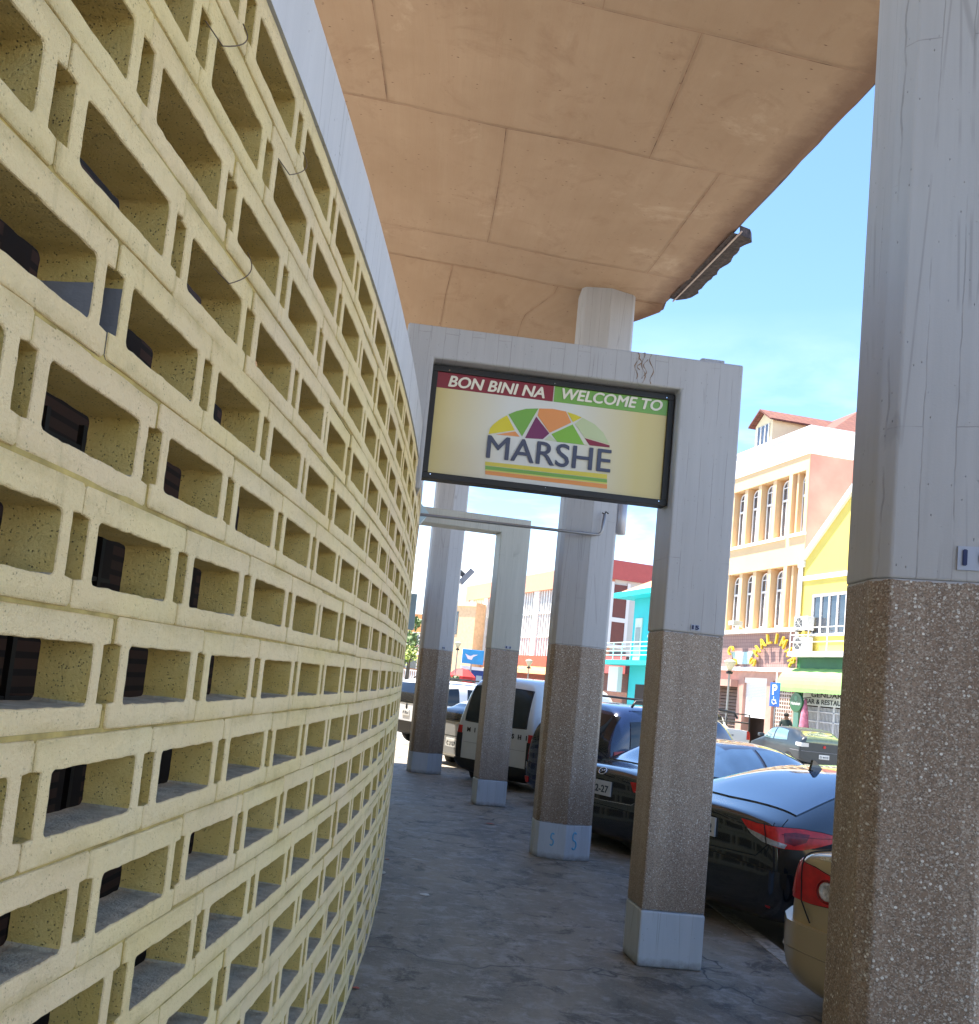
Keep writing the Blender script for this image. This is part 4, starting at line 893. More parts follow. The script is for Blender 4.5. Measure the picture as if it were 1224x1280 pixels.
# --- grey pickup-like car behind the far column
grey=paint('silver pickup paint',(.33,.34,.35),.3,.3)
def hatch_st(W,L,roof,belt): return box_st(W,L,roof,belt,lean=.42,hood=.98,nose=.82)
c=Car('grey_hatchback',1.28,17.75,34,'pale grey car with purple reflection in its dark rear window, between far column and van','car',box_st(1.74,4.3,1.46,.95,lean=.5,hood=.96,nose=.82),grey,4.3,GP)
c.patch('rear_window','B',[(.52,1.34),(0,1.36),(-.56,1.34)],[(.64,1.02),(0,1.0),(-.68,1.02)],M_GLASSD,.006,14,6)
for md in ('R','L'): c.patch('rear_side_window',md,[(.75,1.30),(1.9,1.36)],[(.55,1.02),(1.9,1.0)],M_GLASSD,.005,10,5)
for sg in (1,-1): c.patch('tail_lamp','C',[(sg*30,.96),(sg*37,.96)],[(sg*30,.76),(sg*37,.76)],M_RED,.014,5,5)
c.plate(.0,.58,'C 3127',.34,.16); c.line('tailgate_crease','B',[(.66,.72),(-.66,.72)],M_SEAM,.005,20)
c.patch('rear_bumper','C',[(-54,.50),(0,.50),(54,.50)],[(-54,.32),(0,.30),(54,.32)],grey,.03,24,5); c.wheels((.8,3.4),.31,.76); c.arch((.8,3.4),.35,.31)
# --- white SUV at the wall edge and the one behind
white=paint('white car paint',(.70,.71,.72),.25)
def suv(name,x,y,psi,lab,oval):
    c=Car(name,x,y,psi,lab,'car',box_st(1.84,4.6,1.76,1.02,lean=.18,hood=1.1),white,4.6,GP)
    c.patch('rear_window','B',[(.66,1.60),(0,1.62),(-.66,1.60)],[(.72,1.10),(0,1.08),(-.72,1.10)],M_GLASSD,.006,14,6)
    for md in ('R','L'):
        c.patch('quarter_window',md,[(.35,1.52),(1.05,1.58)],[(.30,1.14),(1.05,1.10)],M_GLASSD,.005,8,5); c.patch('rear_side_window',md,[(1.35,1.58),(2.3,1.58)],[(1.30,1.12),(2.3,1.08)],M_GLASSD,.005,10,5)
    for sg in (1,-1): 
        c.patch('tail_lamp','C',[(sg*30,1.08),(sg*39,1.06)],[(sg*30,.86),(sg*39,.86)],M_RED,.014,5,5)
        m=MB(); y_=-sg*.66; m.tube([(.6,y_,1.74),(.7,y_,1.82),(2.6,y_,1.83),(2.75,y_,1.76)],.02,6); m.build('roof_rail',M_BLACK,c.t,True)
    if oval:
        h,nn=c.hit('B',.0,.98); m=MB(Matrix.Translation(h+nn*.004)@nn.to_track_quat('Z','Y').to_matrix().to_4x4()@Matrix.Diagonal((.5,1.4,1,1))); m.lathe([(.07,0),(.065,.012),(.03,.014)],(0,0,0),18); m.build('badge',M_BLACK,c.t,True)
    c.patch('rear_bumper','C',[(-54,.62),(0,.62),(54,.62)],[(-54,.32),(0,.30),(54,.32)],M_BLACK,.03,24,5)
    c.plate(.0,.84,'P 70-4',.32,.16); c.wheels((.85,3.6),.36,.78); c.arch((.85,3.6),.42,.36); return c
suv('white_suv',.42,23.3,34,'white SUV with black rear window and oval badge at the edge of the pierced wall',True)
suv('white_suv',2.45,26.3,34,'white SUV with roof rails behind the grey car, farther than the others',False)
# --- dark hatchback across the street
dgrey=paint('dark slate car paint',(.02,.027,.034),.28,coat=.25)
c=Car('dark_hatchback',14.05,28.6,92,'dark slate hatchback with pale rear lamps and red badge standing before the green awning','car',box_st(1.70,3.9,1.42,.92,lean=.55,hood=.96,nose=.80),dgrey,3.9)
c.patch('rear_window','B',[(.50,1.31),(0,1.33),(-.50,1.31)],[(.62,.99),(0,.97),(-.62,.99)],plain('rear glass painted with green reflection',(.10,.13,.06),.06,var=.5,ior=1.8,coat=1),.006,14,6)  # yellow-green reflection is put into the glass colour
for md in ('R','L'):
    c.patch('rear_side_window',md,[(.95,1.29),(1.45,1.33),(1.75,1.33)],[(.85,.98),(1.3,.96),(1.75,.95)],plain('pale reflecting side glass',(.12,.19,.20),.06,ior=2.2,coat=1),.006,10,5)
    c.patch('front_side_window',md,[(1.83,1.33),(2.2,1.28),(2.7,1.0)],[(1.83,.95),(2.3,.94),(2.75,.95)],plain('pale reflecting side glass',(.12,.19,.20),.06,ior=2.2,coat=1),.006,10,5)
for sg in (1,-1):
    c.patch('tail_lamp','C',[(sg*22,.96),(sg*30,.96),(sg*38,.96)],[(sg*22,.84),(sg*30,.83),(sg*38,.86)],M_CLEAR,.014,6,4)
    m=MB(); m.bbox(2.45,2.62,-sg*.93-.09,-sg*.93+.09,.96,1.08,.03); m.build('side_mirror',dgrey,c.t,True)
h,nn=c.hit('B',0,.88); m=MB(Matrix.Translation(h+nn*.01)@nn.to_track_quat('Z','Y').to_matrix().to_4x4()); m.lathe([(.05,0),(.045,.01)],(0,0,0),14); m.build('badge',M_RED,c.t)
c.line('bumper_gap','C',[(-50,.70),(0,.70),(50,.70)],plain('grey trim',(.2,.2,.22),.4),.008,30)
c.plate(0,.56,'D 4410',.34,.14); c.wheels((.7,3.1),.29,.74); c.arch((.7,3.1),.33,.29)
# --- white pickup with rack
wp=paint('dusty white paint',(.66,.65,.62),.35)
w_=.84
pst=[(0.0,sect(w_*.96,.50,.60,.75,1.0,w_*.88,1.03)),(.05,sect(w_,.42,.55,.75,1.02,w_*.90,1.06)),(1.0,sect(w_,.40,.55,.75,1.02,w_*.90,1.06)),(1.95,sect(w_,.40,.55,.75,1.02,w_*.90,1.06)),(2.02,sect(w_,.34,.50,.75,1.02,w_*.80,1.50)),(2.2,sect(w_,.30,.45,.75,1.02,w_*.80,1.60)),
     (3.0,sect(w_,.30,.45,.75,1.02,w_*.80,1.61)),(3.3,sect(w_,.30,.45,.75,1.02,w_*.80,1.52)),(3.75,sect(w_,.30,.45,.75,1.0,w_*.86,1.10)),(4.0,sect(w_,.30,.45,.75,.98,w_*.86,1.05)),(4.6,sect(w_*.95,.32,.45,.7,.9,w_*.8,.96)),(4.8,sect(w_*.86,.36,.45,.62,.76,w_*.7,.82))]
c=Car('white_pickup',12.75,33.2,95,'white pickup truck with dark bar rack over its bed, parked by the roller shutter','pickup',pst,wp,4.8)
for md in ('R','L'): c.patch('side_window',md,[(2.25,1.50),(3.2,1.46)],[(2.2,1.08),(3.4,1.08)],M_GLASSD,.006,10,5)
c.patch('rear_window','B',[(.6,1.52),(-.6,1.52)],[(.62,1.14),(-.62,1.14)],M_GLASSD,.006,10,5)
for sg in (1,-1): c.patch('tail_lamp','C',[(sg*27,1.0),(sg*38,1.0)],[(sg*27,.70),(sg*38,.70)],M_RED,.014,5,5)
m=MB()
for y in (-.74,.74):
    for x in (.06,1.9): m.tube([(x,y,1.0),(x,y,1.62)],.025,6)
    m.tube([(.06,y,1.62),(1.9,y,1.62)],.022,6); m.tube([(.06,y,1.32),(1.9,y,1.32)],.016,6)
for z in (1.62,1.3): m.tube([(.06,-.74,z),(.06,.74,z)],.022,6)
m.build('bed_rack',M_BLACK,c.t,True); c.plate(0,.82,'V 1138'); c.wheels((1.0,3.9),.33,.72); c.arch((1.0,3.9),.38,.33)
# ------------------------------------------------------------------ far side of the street
FD=Vector((-.17906625,.98383702,0))          # along the facades, away from the camera
FO=Vector((17.28,38.0,0))
def fframe(s=0,dep=0,z=ST):
    """x toward the camera along the facade, y into the building, origin s metres beyond the corner"""
    xa=-FD; ya=Vector((0,0,1)).cross(xa); 
    Mx=Matrix((xa,ya,Vector((0,0,1)))).transposed().to_4x4(); Mx.translation=Vector((FO.x,FO.y,z))+FD*s+ya*dep; return Mx
Fi=fframe(0,0,0).inverted()
def fl(px,py,dep=0):
    """photo pixel -> (x,z) in facade coordinates on the plane dep behind the facade"""
    T=Fi; o=T@Vector((0,0,EYE)); d=T.to_3x3()@(fw+rt*((px-PPX)/FPX)-up*((py-PPY)/FPX)); t=(dep-o.y)/d.y; p=o+d*t; return p.x,p.z
pv=MB(fframe()); pv.box(-60,30,-2.6,-.02,-.3,.116)
tag(fixn(pv.build('far_pavement',plain('light pavement concrete',(.30,.28,.25),.85,var=.25,scale=1.5))),kind='structure')
P_PEACH=plain('peach plaster',(.74,.52,.29),.75,var=.08,scale=.6); P_ORNG=plain('orange plaster',(.64,.28,.11),.75,var=.08); P_PINK=plain('salmon plaster',(.60,.27,.20),.8,var=.2,scale=.7)
P_WHITE=plain('white plaster',(.80,.79,.78),.7,var=.05,scale=.7); P_CREAM=plain('cream plaster',(.72,.63,.42),.7,var=.06); P_YEL=plain('bright yellow plaster',(.72,.58,.13),.75,var=.08,scale=.6)
P_GREEN=plain('green paint',(.02,.13,.05),.5); P_TURQ=plain('turquoise plaster',(.03,.50,.52),.7,var=.1,scale=.5)
M_PANE=plain('street window glass',(.05,.06,.08),.06,var=.3,ior=1.6,coat=1)
M_ROOFT=m_tiles('red roof tiles',(.17,.065,.045),(.13,.045,.035),(.05,.02,.015),.22,.35,rot=(0,0,0))
M_MTILE=m_tiles('mauve facade tiles',(.33,.20,.18),(.36,.225,.20),(.20,.12,.11),.16,.16)
def arched(bt,x,z0,z1,wd,y,n=10):
    """window: dark pane with a white arched frame as its sub-part"""
    r=wd/2; zc=z1-r*1.0
    arc=[(x+r*math.cos(R(180*k/n)),zc+r*math.sin(R(180*k/n))) for k in range(n+1)]
    w=fixn(MB().ext([(x-r,z0),(x+r,z0)]+arc,y,y+.05).build('window',M_PANE,bt))
    m=MB(); t=.055
    outer=[(x+r,z0)]+arc+[(x-r,z0)]; pts=[Vector((a,y-.01,b)) for a,b in outer]
    for a,b in zip(pts[:-1],pts[1:]):
        m.tube([a,b],.035,4)
    zt=z0+(z1-z0)*.66
    m.box(x-r,x+r,y-.05,y,zt-.05,zt+.05); m.box(x-r,x+r,y-.04,y,z0-.02,z0+.09); m.box(x-.03,x+.03,y-.035,y,z0+.09,zt-.05); m.box(x-.02,x+.02,y-.03,y,zt+.05,z1-.02); m.box(x-r,x+r,y-.035,y,zc-.02,zc+.02)
    fixn(m.build('window_frame',P_WHITE,w)); return w
# --- Shalimar building
b=thing('shop_building',fframe(0),'tall peach and salmon building with arched windows over a mauve tiled shopfront lettered SHALIMAR','building')
o_=-ST
def zz(z): return z+o_
LB=-14
m=MB(); m.box(LB,-.03,.55,11,zz(3.6),zz(13.2)); m.build('rear_wall',P_ORNG,b)
m=MB(); m.box(-.03,.012,.03,11,0,zz(13.2)); m.build('side_wall',P_PINK,b)
m=MB()
for z0,z1,y in ((5.16,5.45,-.12),):pass
bands=[(12.5,13.2),(8.28,9.58),(5.33,5.5)]
for z0,z1 in bands: m.box(LB,-.0,0,.55,zz(z0),zz(z1))
for x0,x1 in ((-.22,0.0),(-1.42,-1.16)): 
    for z0,z1 in ((9.58,12.5),(5.5,8.28)): m.box(x0,x1,.002,.55,zz(z0),zz(z1))
wx=[-.50,-1.97,-3.2,-4.35,-5.5,-6.7,-7.9,-9.1,-10.3,-11.5,-12.7]
for i in range(1,len(wx)-1):
    xm=(wx[i]+wx[i+1])/2
    for z0,z1 in ((9.58,12.5),(5.5,8.28)): m.box(xm-.13,xm+.13,.06,.55,zz(z0),zz(z1))
for x in (-.9,):
    for z0,z1 in ((9.58,12.5),(5.5,8.28)): m.box(x-.08,x+.05,.12,.55,zz(z0),zz(z1))
fixn(m.build('facade',P_PEACH,b))
m=MB(); m.box(LB,-1.42,-.10,.02,zz(9.52),zz(9.66)); m.box(-1.16,0.02,-.10,.02,zz(9.55),zz(9.69)); m.box(LB,.02,-.18,.02,zz(5.28),zz(5.42)); fixn(m.build('sill_moulding',P_WHITE,b))
m=MB(); m.box(LB,.06,-.06,.55,zz(13.203),zz(14.36)); m.box(LB,.12,-.12,.6,zz(14.36),zz(14.46)); m.box(-.5,.06,.55,11,zz(13.203),zz(14.36)); m.box(-.5,.12,.6,11,zz(14.36),zz(14.46)); fixn(m.build('parapet',P_WHITE,b))
for x in wx:
    arched(b,x,zz(9.68),zz(12.38),.62,.35); arched(b,x,zz(5.55),zz(8.15),.62,.35)
m=MB(); m.box(LB,0,.0,.4,zz(3.68),zz(5.30)); fixn(m.build('tiled_fascia',M_MTILE,b))
m=MB(); m.box(LB,.02,-.12,.4,zz(3.50),zz(3.68)); fixn(m.build('shopfront_moulding',P_WHITE,b))
P_GRD=plain('dusty pink plaster',(.50,.29,.23),.8,var=.12)
m=MB(); m.box(-.25,0,.05,.5,0,zz(3.5)); m.box(-2.2,-1.75,.05,.5,0,zz(3.5)); m.box(-4.55,-4.05,.05,.5,0,zz(3.5)); m.box(-4.05,-2.2,.05,.5,zz(3.2),zz(3.5)); m.box(-1.75,-.25,.05,.5,zz(3.1),zz(3.5)); m.box(-7.2,-6.7,.05,.5,0,zz(3.5)); m.box(-6.7,-4.55,.05,.5,zz(3.0),zz(3.5)); m.box(LB,-7.2,.05,.5,0,zz(3.5)); fixn(m.build('ground_floor_wall',P_GRD,b))
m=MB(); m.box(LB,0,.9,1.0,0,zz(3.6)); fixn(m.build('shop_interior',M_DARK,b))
m=MB(); 
for k in range(26): z=1.35+k*.071; m.box(-4.05,-2.2,.20,.25,zz(z),zz(z+.066))
m.box(-4.05,-2.2,.10,.30,zz(2.95),zz(3.2)); fixn(m.build('roller_shutter',P_WHITE,b))
m=MB(); [m.add([(-6.7,.12,zz(.2+k*.16)),(-4.55,.12,zz(.2+k*.16)),(-4.55,.22,zz(.33+k*.16)),(-6.7,.22,zz(.33+k*.16))],[(0,1,2,3),(3,2,1,0)]) for k in range(17)]; m.build('louvre_shutter',plain('pale brown louvres',(.52,.38,.30),.6),b)
m=MB(); m.box(-6.75,-4.5,-.35,.05,zz(2.72),zz(3.05)); fixn(m.build('shutter_hood',P_GRD,b))
m=MB()
for i in range(9):
    for j in range(18):
        x=-1.72+i*.165; z=.1+j*.17; m.box(x,x+.05,.18,.26,z,z+.17); m.box(x+.05,x+.165,.18,.26,z,z+.05)
fixn(m.build('pierced_screen',plain('pale screen blocks',(.60,.48,.42),.7),b))
gold=plain('gold yellow letters',(.62,.42,.03),.35,var=.1)
def arc_text(s,cx,cz,rad,a0,a1,size,nm):
    m=MB()
    for i,ch in enumerate(s):
        a=a0+(a1-a0)*i/max(1,len(s)-1); T=Matrix.Translation((cx+rad*math.sin(R(a)),-.16,cz+rad*math.cos(R(a))))@Matrix.Rotation(R(a),4,'Y')
        q=text_mesh(ch,None,None,None,T,fit=(-size*.36,size*.36,0,size) if ch!='I' else (-size*.10,size*.10,0,size),offset=.015,extrude=.05); k=len(m.v); m.v+=q.v; m.f+=[tuple(i+k for i in f) for f in q.f]; m.m+=[0]*len(q.f)
    return m.build(nm,gold,b)
ax,az=fl(966,805,-.16); arc_text('SHALIMAR',ax,zz(3.45),1.32,-72,72,.46,'shop_lettering')
arc_text('BOLLES',-6.3,zz(az-.35),1.0,-70,80,.36,'shop_lettering') if False else arc_text('CS',ax-4.55,zz(3.45),1.32,48,74,.46,'shop_lettering')
x0,z0_=fl(915,815); x1,_=fl(943,815); x2,z2_=fl(921,830); x3,_=fl(936,830)
fixn(MB().ext([(x2,zz(z2_)),(x3,zz(z2_)),(x1,zz(z0_)),(x0,zz(z0_))],-.06,-.0).build('trapezoid_panel',plain('pale aqua panel',(.42,.62,.60),.5),b))
xm=(x0+x1)/2; fixn(MB().ext([(xm-.12,zz(z2_)),(xm+.12,zz(z2_)),(xm+.22,zz(z0_)),(xm-.22,zz(z0_))],-.075,-.062).build('panel_stripe',P_WHITE,b))
x,z=fl(931,783); m=MB(); m.bbox(x-.22,x+.25,-.75,-.25,zz(z-.02),zz(z+.20),.03); m.tube([(x,-.3,zz(z+.05)),(x,.0,zz(z-.15))],.03,6); m.build('floodlight',plain('grey green lamp',(.42,.46,.42),.4),b)
# roofs above the parapet
m=MB(); 
xr,zr=fl(1049,519,4.0)
m.add([(-11,1.0,zz(14.3)),(-.6,1.0,zz(14.3)),(-.6,10.5,zz(14.3)),(-11,10.5,zz(14.3)),(-8,5.5,zz(17.2)),(-4.2,5.5,zz(17.2))],[(0,1,5,4),(1,2,5),(2,3,4,5),(3,0,4)]); 
fixn(m.build('hip_roof',M_ROOFT,b))
def dormer(cx,y0,wd,z0,z1):
    m=MB(); m.box(cx-wd/2,cx+wd/2,y0,y0+4.0,z0,z1-.0); m.ext([(cx-wd/2,z1),(cx+wd/2,z1),(cx,z1+.55)],y0,y0+4.0); fixn(m.build('dormer',P_CREAM,b))
    m=MB(); h=wd/2+.22
    for sg in (-1,1):
        m.add([(cx+sg*h,y0-.3,z1-.06),(cx,y0-.3,z1+.62),(cx,y0+4,z1+.62),(cx+sg*h,y0+4,z1-.06),(cx+sg*h,y0-.3,z1+.02),(cx,y0-.3,z1+.72),(cx,y0+4,z1+.72),(cx+sg*h,y0+4,z1+.02)],[(0,1,2,3),(7,6,5,4),(0,4,5,1),(3,2,6,7),(0,3,7,4)])
    fixn(m.build('dormer_roof',M_ROOFT,b))
    m=MB(); m.box(cx-wd*.33,cx+wd*.33,y0-.03,y0+.01,z0+.1,z1-.12); w=fixn(m.build('window',M_PANE,b)); m=MB()
    for x in (-.33,-.12,.12,.33): m.box(cx+wd*x-.03,cx+wd*x+.03,y0-.06,y0-.028,z0+.1,z1-.12)
    fixn(m.build('window_frame',P_WHITE,w))
xa,za=fl(944,540,1.2); xb,_=fl(966,540,1.2); _,zt=fl(955,524,1.2)
dormer((xa+xb)/2,1.2,(xb-xa)*.95,zz(14.2),zz(zt-.25))
# --- yellow gabled building
y=thing('gabled_building',fframe(-.01),'bright yellow gabled building with white trim, green awning and barred front','building')
XE=8.6; XA=4.3; ZA=12.2
m=MB(); m.ext([(.03,0),(XE,0),(XE,zz(8.4)),(XA,zz(ZA)),(.03,zz(8.4))],.12,9) if False else m.ext([(.03,zz(4.3)),(XE,zz(4.3)),(XE,zz(8.4)),(XA,zz(ZA)),(.03,zz(8.4))],.0,9); fixn(m.build('upper_wall',P_YEL,y))
m=MB()
def rake(a,b,hw,y0,y1):
    d=Vector((b[0]-a[0],0,b[1]-a[1])).normalized(); n_=Vector((-d.z,0,d.x)); A=Vector((a[0],0,a[1]));B=Vector((b[0],0,b[1]))
    q=[A-n_*hw,B-n_*hw,B+n_*hw,A+n_*hw]; m.ext([(p.x,p.z) for p in q],y0,y1)
rake((-.05,zz(8.4)),(XA,zz(ZA)),.12,-.14,9.1); rake((XA,zz(ZA)),(XE+.05,zz(8.4)),.12,-.14,9.1)
m.box(-.25,.14,-.10,.1,zz(8.1),zz(8.35)); m.box(.03,XE,-.06,.02,zz(7.48),zz(7.68)); fixn(m.build('white_trim',P_WHITE,y))
MB().tube([(.0,-.10,zz(8.1)),(.0,-.10,zz(4.5))],.09,8).build('downpipe',P_WHITE,y,True)
wz0,wz1=zz(5.15),zz(6.72)
for i in range(6):
    xa=.92+i*.52
    fixn(MB().box(xa,xa+.44,-.01,.04,wz0,wz1).build('window',M_PANE,y))
m=MB(); 
for i in range(7): m.box(.84+i*.52,.92+i*.52,-.06,-.012,wz0,wz1)
m.box(.84,4.1,-.07,-.012,wz1,wz1+.1); m.box(.84,4.1,-.10,-.012,wz0-.1,wz0); fixn(m.build('window_frame',P_WHITE,y))
m=MB(); m.box(.15,XE,-.6,.0,zz(4.15),zz(4.35)); fixn(m.build('ledge',P_WHITE,y))
m=MB()
for x in (.2,1.4,2.6,3.8,5.0,6.2,7.4): m.tube([(x,-.55,zz(4.35)),(x,-.55,zz(5.35))],.022,6)
for z in (4.75,5.05,5.35): m.tube([(.2,-.55,zz(z)),(XE,-.55,zz(z))],.018,6)
m.build('railing',P_WHITE,y)
m=MB(); m.box(-.0,XE,-.02,.3,zz(3.6),zz(4.15)); fixn(m.build('green_fascia',P_GREEN,y))
aw=plain('pale green awning cloth',(.25,.44,.14),.8,var=.06)
m=MB(); n=10; 
prof=[(-.02-.75*math.sin(R(90*k/n)),3.68-1.05*(1-math.cos(R(90*k/n)))) for k in range(n+1)]
v=[];xs=[-.3+i*.45 for i in range(int((XE+.3)/.45)+1)]
for i,x in enumerate(xs):
    for (yy,z) in prof: v.append((x,yy-(.02 if i%2 else 0),zz(z)+(.015 if i%2 else 0)))
f=[(i*(n+1)+k,i*(n+1)+k+1,(i+1)*(n+1)+k+1,(i+1)*(n+1)+k) for i in range(len(xs)-1) for k in range(n)]
m.add(v,f); m.add([(xs[0],yy,zz(z)) for yy,z in prof]+[(xs[0],-.02,zz(2.65))],[tuple(range(n+2))]); m.build('awning',aw,y)
m=MB(); m.box(.0,.34,-.05,.3,0,zz(3.6)); fixn(m.build('green_pillar',plain('pale green paint',(.25,.50,.34),.5),y))
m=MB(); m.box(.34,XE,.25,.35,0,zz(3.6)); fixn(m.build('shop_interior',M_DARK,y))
m=MB(); m.box(.55,4.4,-.02,.06,zz(2.15),zz(3.0)); fixn(m.build('sign_board',plain('off white board',(.62,.64,.58),.5),y))
bk=plain('black letters',(.02,.025,.02),.6)
text_mesh('BAR & RESTAURANT','sign_lettering',bk,y,Matrix.Translation((0,-.03,0)),fit=(.72,3.9,zz(2.22),zz(2.42)),offset=.015)
text_mesh('COCK GENDARME','sign_lettering',bk,y,Matrix.Translation((0,-.03,0)),fit=(.72,3.9,zz(2.52),zz(2.72)),offset=.015) if False else text_mesh('GENDARME','sign_lettering',bk,y,Matrix.Translation((0,-.03,0)),fit=(1.1,3.6,zz(2.50),zz(2.70)),offset=.015)
m=MB()
for k in range(46):
    x=.58+k*.085; m.box(x,x+.03,.04,.07,.05,zz(2.1))
for x in (.56,1.5,2.45,3.4,4.35): m.box(x,x+.08,.02,.10,0,zz(2.15))
for z in (.1,.9,1.6,2.0): m.box(.56,4.4,.02,.06,z,z+.05)
fixn(m.build('barred_gate',plain('white painted bars',(.62,.63,.62),.5),y))
m=MB(); m.box(4.45,XE,.05,9,0,zz(4.3)); m.box(.34,4.45,1.0,9,0,zz(4.3)); fixn(m.build('ground_floor_wall',P_YEL,y))
for i,(lab) in enumerate(('upper white air conditioner of the two stacked on the yellow building ledge','lower white air conditioner resting on the ledge above the green awning')):
    zb=zz(4.36+.82*(1-i))+(.0 if i else .05)
    ac=thing('air_conditioner',fframe(-.72,-.30,ST+zb),lab,'air conditioner','air conditioners stacked on the ledge')
    MB().bbox(-.45,.45,-.16,.16,.04,.64,.02).build('casing',plain('ac white',(.66,.66,.63),.5),ac)
    m=MB(); m.lathe([(.24,-.175),(.25,-.16)],(-.12,0,.34),20,axis='y'); m.build('fan_grille',plain('ac dark grille',(.10,.10,.10),.6),ac)
    m=MB(); [m.tube([(-.12+.25*math.cos(a),-.18,.34+.25*math.sin(a)),(-.12-.25*math.cos(a),-.18,.34-.25*math.sin(a))],.008,4) for a in (0,.8,1.6,2.4)]; m.build('fan_guard',plain('ac white',(.66,.66,.63),.5),ac)
    m=MB(); m.box(-.38,-.28,-.14,.14,0,.045); m.box(.28,.38,-.14,.14,0,.045); m.build('feet',M_BLACK,ac)
# round green sign on the pillar
x,z=fl(996,878,-.62); rs_=thing('round_sign',fframe(-x,-.62,0)@Matrix.Translation((0,0,z)),'round dark green bar sign hanging at the left end of the green awning','sign')
MB().lathe([(.40,-.05),(.42,-.03),(.42,.03),(.40,.05)],(0,0,0),30,axis='y').build('disc',plain('bottle green enamel',(.005,.10,.03),.3,coat=.5),rs_)
text_mesh('Heineken','sign_lettering',P_WHITE,rs_,Matrix.Translation((0,-.056,0)),fit=(-.31,.31,-.11,.03),extrude=.003)
m=MB(); m.lathe([(.10,-.056),(.10,-.052)],(0,0,.17),16,axis='y'); m.build('emblem',plain('bottle green pale',(.12,.30,.16),.4),rs_)
MB().tube([(.42,0,.2),(.9,0,.25)],.02,6).build('arm',M_BLACK,rs_)
# folded pink parasol beside the gate
x,z=fl(1005,905,-.5); um=thing('folded_parasol',fframe(-x,-.5,ST+.116),'folded pink and white parasol leaning by the barred gate','parasol')
MB().lathe([(.04,.5),(.16,.6),(.20,1.1),(.14,1.8),(.05,2.35),(.01,2.4)],(0,0,0),12).build('canopy',plain('pink cloth',(.66,.22,.32),.8,var=.5,scale=6),um,True)
MB().tube([(0,0,0),(0,0,.55)],.025,8).build('pole',P_WHITE,um)
# parking sign
x,z=fl(969,868,-2.0); ps=thing('parking_sign',fframe(-x,-2.0,ST+.116),'blue square parking sign with white P and wheelchair symbol on a thin pole','sign')
MB().tube([(0,0.03,0),(0,.03,3.35)],.032,8).build('pole',plain('grey pole',(.35,.35,.35),.5,.5),ps,True)
zc=z-ST-.116
MB().bbox(-.33,.33,-.03,.0,zc-.50,zc+.48,.02).build('panel',plain('parking blue',(.01,.10,.45),.4),ps)
text_mesh('P','symbol',P_WHITE,ps,Matrix.Translation((0,-.035,0)),fit=(-.15,.17,zc-.02,zc+.40),offset=.02)
m=MB(); m.tube([(.12*math.cos(R(a)),-.036,zc-.28+.12*math.sin(R(a))) for a in range(150,400,20)],.018,5); m.tube([(-.02,-.036,zc-.08),(-.02,-.036,zc-.24),(.1,-.036,zc-.24),(.16,-.036,zc-.38)],.02,5); m.build('wheelchair_symbol',P_WHITE,ps)
# street lamp on the far kerb (by the shutters) and others
def lamp(px,pyb,pyt,Y,lab,style=0):
    """lamp standing on the ground at distance Y; pyt = photo row of its top"""
    tp=at(px,pyt,Y); lp=thing('street_lamp',(tp.x,tp.y,ST+.1),lab,'street lamp','street lamps on the far pavement'); h=tp.z-ST-.1
    m=MB(); m.lathe([(.10,0),(.10,.3),(.05,.45),(.04,h-.55),(.07,h-.5)],(0,0,0),10); m.build('pole',plain('lamp grey',(.30,.30,.29),.5,.4),lp,True)
    MB().lathe([(.05,h-.52),(.24,h-.12),(.24,h-.08),(.05,h)],(0,0,0),10).build('lantern',plain('frosted lantern',(.55,.50,.35),.4),lp,True)
    MB().lathe([(.12,h-.60),(.14,h-.52),(.06,h-.48)],(0,0,0),10).build('collar',M_BLACK,lp,True)
lamp(913,900,824,36,'street lamp with thin pole before the louvred shutter left of the roller door')
lamp(573,870,802,62,'street lamp with pale lantern before the orange wall, seen past the far column')
lamp(662,860,824,56,'short street lamp seen between the van roof and the louvred building')
# --- turquoise corner building
TY=53.0; s_t=(TY-38)/FD.y
def fx(px,py,dep=0): return fl(px,py,dep)
t=thing('turquoise_building',fframe(0),'turquoise two-storey building with tiled roof and railed balcony','building')
xe,_=fx(790,800); zt=fx(800,748)[1]
x_l=xe; 
m=MB(); m.box(x_l,x_l+9,0,9,0,zz(zt)); fixn(m.build('wall',P_TURQ,t))
m=MB(); m.box(x_l-1.0,x_l+9,-1.0,9,zz(zt),zz(zt+.32)); m.box(x_l-2.4,x_l+9,-1.3,.0,zz(fx(770,829)[1])-.15,zz(fx(770,829)[1])+.1); fixn(m.build('eaves_and_balcony_slab',plain('turquoise trim',(.02,.55,.58),.6),t))
m=MB(); m.add([(x_l-.8,-.8,zz(zt+.33)),(x_l+9,-.8,zz(zt+.33)),(x_l+9,9,zz(zt+.33)),(x_l-.8,9,zz(zt+.33)),(x_l+3.2,4,zz(zt+3.0)),(x_l+7,4,zz(zt+3.0))],[(0,1,5,4),(1,2,5),(2,3,4,5),(3,0,4)]); fixn(m.build('tiled_roof',plain('orange roof tiles',(.55,.25,.13),.8,var=.3,scale=3),t))
zbal=zz(fx(770,829)[1])+.1
m=MB()
for z in (.3,.55,.8,1.05): m.tube([(x_l-2.3,-1.2,zbal+z),(x_l+8,-1.2,zbal+z)],.03,5)
for k in range(9): m.tube([(x_l-2.3+k*1.2,-1.2,zbal),(x_l-2.3+k*1.2,-1.2,zbal+1.05)],.035,5)
m.build('balcony_railing',plain('pale aqua rail',(.50,.68,.66),.5),t)
